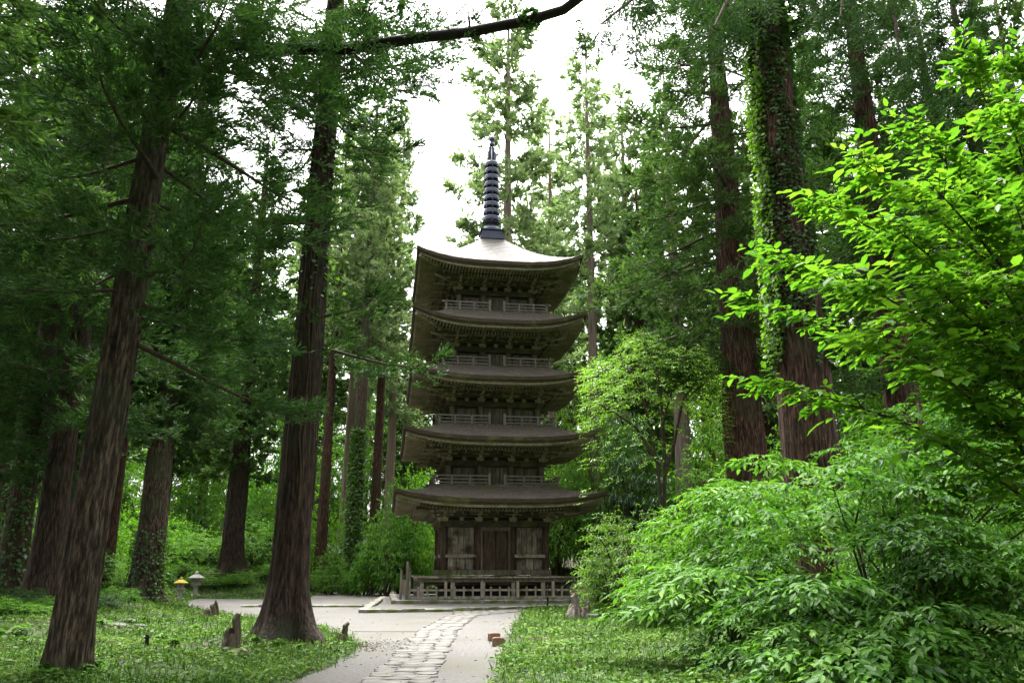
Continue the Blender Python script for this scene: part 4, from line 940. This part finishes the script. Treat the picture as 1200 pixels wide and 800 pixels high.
# ------------------------------------------------------------------ ground cover on the lawns
rg = np.random.default_rng(500)
n = 300000
Yc = 11+(66-11)*rg.uniform(0, 1, n)**1.55; Xc = rg.uniform(-.78, .78, n)*Yc*1.0+rg.normal(0, .6, n)
n3 = 26000; Xc = np.concatenate([Xc, rg.uniform(-34, -3, n3)]); Yc = np.concatenate([Yc, rg.uniform(50, 70, n3)]); n += n3
Pc = np.stack([Xc, Yc], 1); dd, ins = seg_dist(Pc, PATH); sdist = np.where(ins, -dd, dd)
keep = (sdist > .05+rg.normal(0, .13, n)) & (np.maximum(np.abs((Xc-PAG[0])), np.abs(Yc-PAG[1])) > 6.4)
keep &= ~((Xc > 6) & (Yc > 22)) & ~((np.abs(Xc+6.0) < .8) & (np.abs(Yc-21.9) < .6) & (rg.uniform(0, 1, n) < .8))
lpad = np.sin(Xc*1.1+2*np.sin(Yc*.8))+np.sin(Yc*1.7-Xc*.6)
keep &= (rg.uniform(0, 1, n) < np.clip(.85+.3*lpad, .25, 1))
Pc = Pc[keep]; lpad = lpad[keep]; n = len(Pc); zc_ = terrain(Pc[:, 0], Pc[:, 1])
kind_ = rg.uniform(0, 1, n); sc_ = .05*(1+Pc[:, 1]/32)
hgt = rg.uniform(.0, .09, n)*(1+.5*np.clip(lpad, 0, 2)); 
pos = np.stack([Pc[:, 0], Pc[:, 1], zc_+.012+hgt], 1)
lm = kind_ < .68
an = rg.uniform(0, 6.28, n)
d = np.stack([np.cos(an), np.sin(an), rg.normal(0, .25, n)], 1)
A = scatter(LEAF4, pos[lm], d[lm], np.array([0, 0, 1.])+rg.normal(0, .35, (lm.sum(), 3)), sc_[lm]*rg.uniform(.7, 1.7, lm.sum()), 1.5)
pos2 = pos[~lm].copy(); pos2[:, 2] = zc_[~lm]; d2 = d[~lm]*.5; d2[:, 2] = 1
B = scatter(LEAF4, pos2, d2, d[~lm], sc_[~lm]*rg.uniform(1.2, 2.8, (~lm).sum()), .28)
V, F = merge([A, B]); tag(link('ground_cover', fast_mesh('ground_cover', V, F, 'cover')), 'low leafy ground cover and grass on the lawns beside the path', 'ground cover', kind='stuff')
# fallen brown litter at the foot of the mound cedar and along the gravel edge
n = 2600; q = np.stack([rg.normal(T2[0]+.9, 1.0, n), rg.normal(T2[1]-.7, .9, n)], 1)
zc_ = terrain(q[:, 0], q[:, 1]); an = rg.uniform(0, 6.28, n)
V, F = scatter(LEAF4, np.stack([q[:, 0], q[:, 1], zc_+.02+rg.uniform(0, .05, n)], 1), np.stack([np.cos(an), np.sin(an), rg.normal(0, .2, n)], 1), np.array([0, 0, 1.])+rg.normal(0, .3, (n, 3)), .07*rg.uniform(.6, 1.5, n), .7)
tag(link('fallen_litter', fast_mesh('fallen_litter', V, F, 'stump')), 'brown fallen cedar litter at the foot of the mound cedar', 'litter', kind='stuff')

n = 1500; q = np.stack([rg.uniform(-12, 1, n), 12+28*rg.uniform(0, 1, n)**1.3], 1); dq, iq = seg_dist(q, PATH); q = q[iq & (rg.uniform(0, 1, n) < np.exp(-dq/.9)+.10)]; n = len(q); an = rg.uniform(0, 6.28, n)
V, F = scatter(LEAF4, np.stack([q[:, 0], q[:, 1], .034+rg.uniform(0, .01, n)], 1), np.stack([np.cos(an), np.sin(an), 0*an], 1), np.array([0, 0, 1.])+rg.normal(0, .15, (n, 3)), .07*rg.uniform(.5, 1.6, n), .6)
tag(link('path_litter', fast_mesh('path_litter', V, F, 'stump')), 'scattered brown needles and leaf bits on the gravel path', 'litter', kind='stuff')
# taller leafy plants dotted over the lawns
def plant(px, py, h, n, ls, label, mat='cover', group=None, wid=1.3):
    p = hit(px, py); t = root('low_plant', (p[0], p[1], T1(p[0], p[1]))); tag(t, label, 'plant', group); rg = np.random.default_rng(int(px*7+py))
    st = MB(); P = []; D = []; N_ = []
    for i in range(n):
        az = rg.uniform(0, 6.28); o = abs(rg.normal(0, .5)); e = np.array([math.cos(az)*o*h, math.sin(az)*o*h, h*rg.uniform(.45, 1)])
        st.tube([(0, 0, -.03), e*np.array([.35, .35, .6]), e], [.01, .008, .004], 4, False)
        for k in range(5):
            a2 = az+k*1.25+rg.normal(0, .2); P.append(e); D.append((math.cos(a2), math.sin(a2), rg.normal(-.05, .2))); N_.append((rg.normal(0, .2), rg.normal(0, .2), 1))
    V, F = scatter(LEAF, np.array(P), np.array(D), np.array(N_), ls*rg.uniform(.7, 1.2, len(P)), wid)
    st.obj('stem', 'bark_dark', t); tag(link('leaves', fast_mesh('leaves', V, F, mat), t), kind='stuff')
for (px, py) in ((700, 735), (722, 742), (762, 752), (648, 742), (670, 760), (735, 765), (790, 770), (700, 780), (760, 790), (805, 745), (745, 730), (820, 785)):
    plant(px, py, .16, 7, .12, 'small leafy weed standing up from the ground cover of the open lawn', group='weeds on the lawn')
for (px, py) in ((190, 752), (205, 760), (165, 735), (120, 735), (230, 740), (60, 745), (30, 755), (48, 792), (100, 793), (60, 797), (112, 788), (325, 762), (350, 765), (300, 756)):
    plant(px, py, .2, 8, .13, 'broad-leaved weed on the shaded lawn near the big cedar', 'leaf_mid', 'weeds on the shaded lawn')
# fern-like sprays by the stout cedar
def fern(px, py, L, n, label, mat):
    p = hit(px, py); t = root('fern', (p[0], p[1], T1(p[0], p[1]))); tag(t, label, 'fern'); rg = np.random.default_rng(px)
    P = []; D = []; S_ = []; st = MB()
    for i in range(n):
        az = rg.uniform(0, 6.28); u = np.array([math.cos(az), math.sin(az), 0]); sd_ = np.array([-u[1], u[0], 0]); l = L*rg.uniform(.7, 1.15); pts = []
        for k in range(14):
            f = k/13; c = u*l*f*.85+np.array([0, 0, l*(.85*f-.75*f*f)]); pts.append(c)
            for sg in (-1, 1):
                if k > 1: P.append(c); D.append(u*.45+sd_*sg+np.array([0, 0, -.1])); S_.append(l*.30*(1-f*.8))
        st.tube(pts[::3]+[pts[-1]], .006, 4, False)
    V, F = scatter(LEAF4, np.array(P), np.array(D), np.array([0, 0, 1.])+rg.normal(0, .2, (len(P), 3)), np.array(S_), .7)
    st.obj('stem', 'bark_dark', t); tag(link('fronds', fast_mesh('fronds', V, F, mat), t), kind='stuff')
fern(112, 708, 1.2, 12, 'bright green fern spreading beside the stout ivy-footed cedar', 'leaf_bright')
fern(40, 722, 1.0, 12, 'dark green fern at the foot of the twin cedars', 'leaf_mid')
fern(12, 745, .9, 10, 'mid green fern at the shaded edge of the lawn', 'leaf_mid')

# ------------------------------------------------------------------ small things in the clearing
def lantern(px, py, h, cap, label):
    p = hit(px, py); t = root('stone_lantern', (p[0], p[1], T1(p[0], p[1])-.02), .3); tag(t, label, 'lantern'); k = h/1.5
    def L(prof, n): return [(r_*k, z*k) for r_, z in prof], n
    for nm, prof, n, mt in (('base', [(.30, 0), (.31, .12), (.24, .2), (.18, .22)], 6, 'lantern'), ('shaft', [(.15, .2), (.13, .5), (.14, .62)], 12, 'lantern'), ('platform', [(.15, .61), (.30, .72), (.31, .80), (.26, .81)], 6, 'lantern'),
                           ('roof', [(.30, 1.10), (.46, 1.08), (.47, 1.13), (.27, 1.25), (.12, 1.33)], 6, cap), ('finial', [(.08, 1.32), (.11, 1.38), (.09, 1.44), (.01, 1.52)], 10, cap)):
        q, n_ = L(prof, n); MB().lathe(q, n_).obj(nm, mt, t)
    fb = MB()
    for a_ in range(6): fb.box((math.cos(a_*math.pi/3)*.19*k, math.sin(a_*math.pi/3)*.19*k, .95*k), (.07*k, .07*k, .31*k), a_*math.pi/3)
    fb.lathe([(.12*k, .80*k), (.12*k, 1.10*k)], 6).obj('fire_box', 'lantern', t)
lantern(228, 700, 1.65, 'lantern', 'grey stone lantern with a pale wide cap at the end of the path')
lantern(210, 703, 1.35, 'lantern_moss', 'smaller stone lantern with a mustard-yellow mossy cap')

def rock_mesh(seed, d, mat, jag=.22, sub=2):
    import bmesh
    bm_ = bmesh.new(); bmesh.ops.create_icosphere(bm_, subdivisions=sub, radius=.5); r = np.random.default_rng(seed); ph = r.uniform(0, 6.28, (5, 3)); fr = r.uniform(2, 7, (5, 3))
    for v in bm_.verts:
        c = np.array(v.co); k = 1+jag*sum(np.prod(np.sin(fr[i]*c+ph[i])) for i in range(5))+r.normal(0, jag*.12); v.co = Vector(c*k*np.array(d))
    me = bpy.data.meshes.new('rock'); bm_.to_mesh(me); bm_.free(); me.materials.append(M[mat]); return me
def stump(px, py, h, r0, label, mat='stump', seed=1, spikes=3, name='tree_stump', moss=0, group=None):
    """broken weathered stump: a fluted foot that splits into jagged uprights"""
    p = hit(px, py); t = root(name, (p[0], p[1], T1(p[0], p[1]))); tag(t, label, 'stump', group); rg = np.random.default_rng(seed)
    ph = rg.uniform(0, 6.28, 3)
    MB().tube([(0, 0, -.08), (0, 0, h*.12), (.02, 0, h*.3), (.03, .0, h*.48)], [r0*1.35, r0*1.05, r0*.85, r0*.6], 16, True, lambda a_, i: 1+.16*np.sin(a_*5+ph[0])+.1*np.sin(a_*9+ph[1]+i)).obj('foot', mat, t)
    for k in range(spikes):
        az = k*2.2+rg.uniform(0, 1); o = np.array([math.cos(az), math.sin(az)*.6, 0])*r0*.55; hh = h*(1 if k == 0 else rg.uniform(.45, .8)); w = r0*rg.uniform(.35, .5)
        MB().tube([o+(0, 0, h*.1), o*1.05+(rg.normal(0, .02), 0, hh*.5), o*.9+(rg.normal(0, .05), 0, hh*.85), o*.85+(rg.normal(0, .06), 0, hh)], [w*1.3, w*1.15, w*.95, w*.5], 10, True, lambda a_, i: 1+.24*np.sin(a_*3+ph[2]+i)+.1*np.sin(a_*7+i)).obj('splinter', mat, t)
    if moss:
        n = moss; v = nrm(rg.normal(0, 1, (n, 3))); v[:, 2] = np.abs(v[:, 2]); pos = v*np.array([r0*1.4, r0*1.4, h*.4])
        V, F = scatter(LEAF4, pos, v+rg.normal(0, .5, (n, 3)), rg.normal(0, 1, (n, 3)), .07*rg.uniform(.6, 1.3, n), 1.2); tag(link('moss', fast_mesh('moss', V, F, 'cover'), t), kind='stuff')
    return t
stump(270, 764, .78, .17, 'broken dark stump split in two beside pale stones on the lawn', seed=4, spikes=2)
stump(250, 724, .62, .17, 'weathered stump with two jagged prongs at the edge of the gravel', seed=5, spikes=3)
stump(238, 724, .34, .22, 'low crumbling stump next to the two-pronged one', seed=6, spikes=2)
stump(400, 754, .48, .16, 'mossy stump with one dark upright spike beside the path', seed=7, spikes=1, moss=150)
stump(672, 727, .95, .26, 'pale weathered root stump with jagged prongs on the open lawn', 'drift', seed=8, spikes=4)
stump(686, 727, .72, .20, 'greyish split stump leaning against the jagged root stump', 'drift', seed=9, spikes=3)
def rock(px, py, d, mat, label, seed, group=None, cat='stone', name='stone'):
    p = hit(px, py); o = link(name, rock_mesh(seed, d, mat), None, (p[0], p[1], T1(p[0], p[1])+d[2]*.28), seed*.7); tag(o, label, cat, group); return o
rock(264, 766, (.28, .24, .2), 'stone', 'pale rounded stone leaning on the broken dark stump', 21)
rock(280, 770, (.34, .26, .2), 'tan', 'squarish tan stone below the broken dark stump', 22)
rock(697, 728, (.34, .3, .42), 'kerb', 'grey mossy boulder beside the jagged root stump', 23)
for i, (px, py, w) in enumerate(((123, 731, .5), (138, 735, .62), (150, 729, .5), (160, 737, .6), (146, 742, .5), (172, 741, .4))):
    rock(px, py, (w, w*.7, .16), 'stone', 'flat pale stone in the cluster before the stout cedar', 30+i, 'flat pale stones on the lawn')
# two wooden blocks on the gravel
for (px, py, rz, label) in ((579, 751, .35, 'brown wooden block lying farther up the gravel'), (584, 757, .15, 'brown wooden block lying at the grass edge')):
    p = gp(px, py); o = MB().box((0, 0, .09), (.28, .18, .17), 0, .97).box((0, 0, .185), (.24, .14, .02), 0, .9).obj('wooden_block', 'brick'); o.location = (p[0], p[1], .008); o.rotation_euler = (0, 0, rz); tag(o, label, 'block')
# short black posts
for (px, py, h, label) in ((642, 714, .55, 'short black post on the grass before the fence corner'), (99, 778, .55, 'short black post just behind the big front cedar'), (171, 761, .3, 'stubby black peg in the middle of the shaded lawn')):
    p = hit(px, py); z = T1(p[0], p[1]); t = MB().tube([(0, 0, -.1), (0, 0, h*.9), (0, 0, h)], [.04, .04, .03], 10).box((0, 0, h*.8), (.1, .1, .03)).obj('marker_post', 'black'); t.location = (p[0], p[1], z); tag(t, label, 'post')
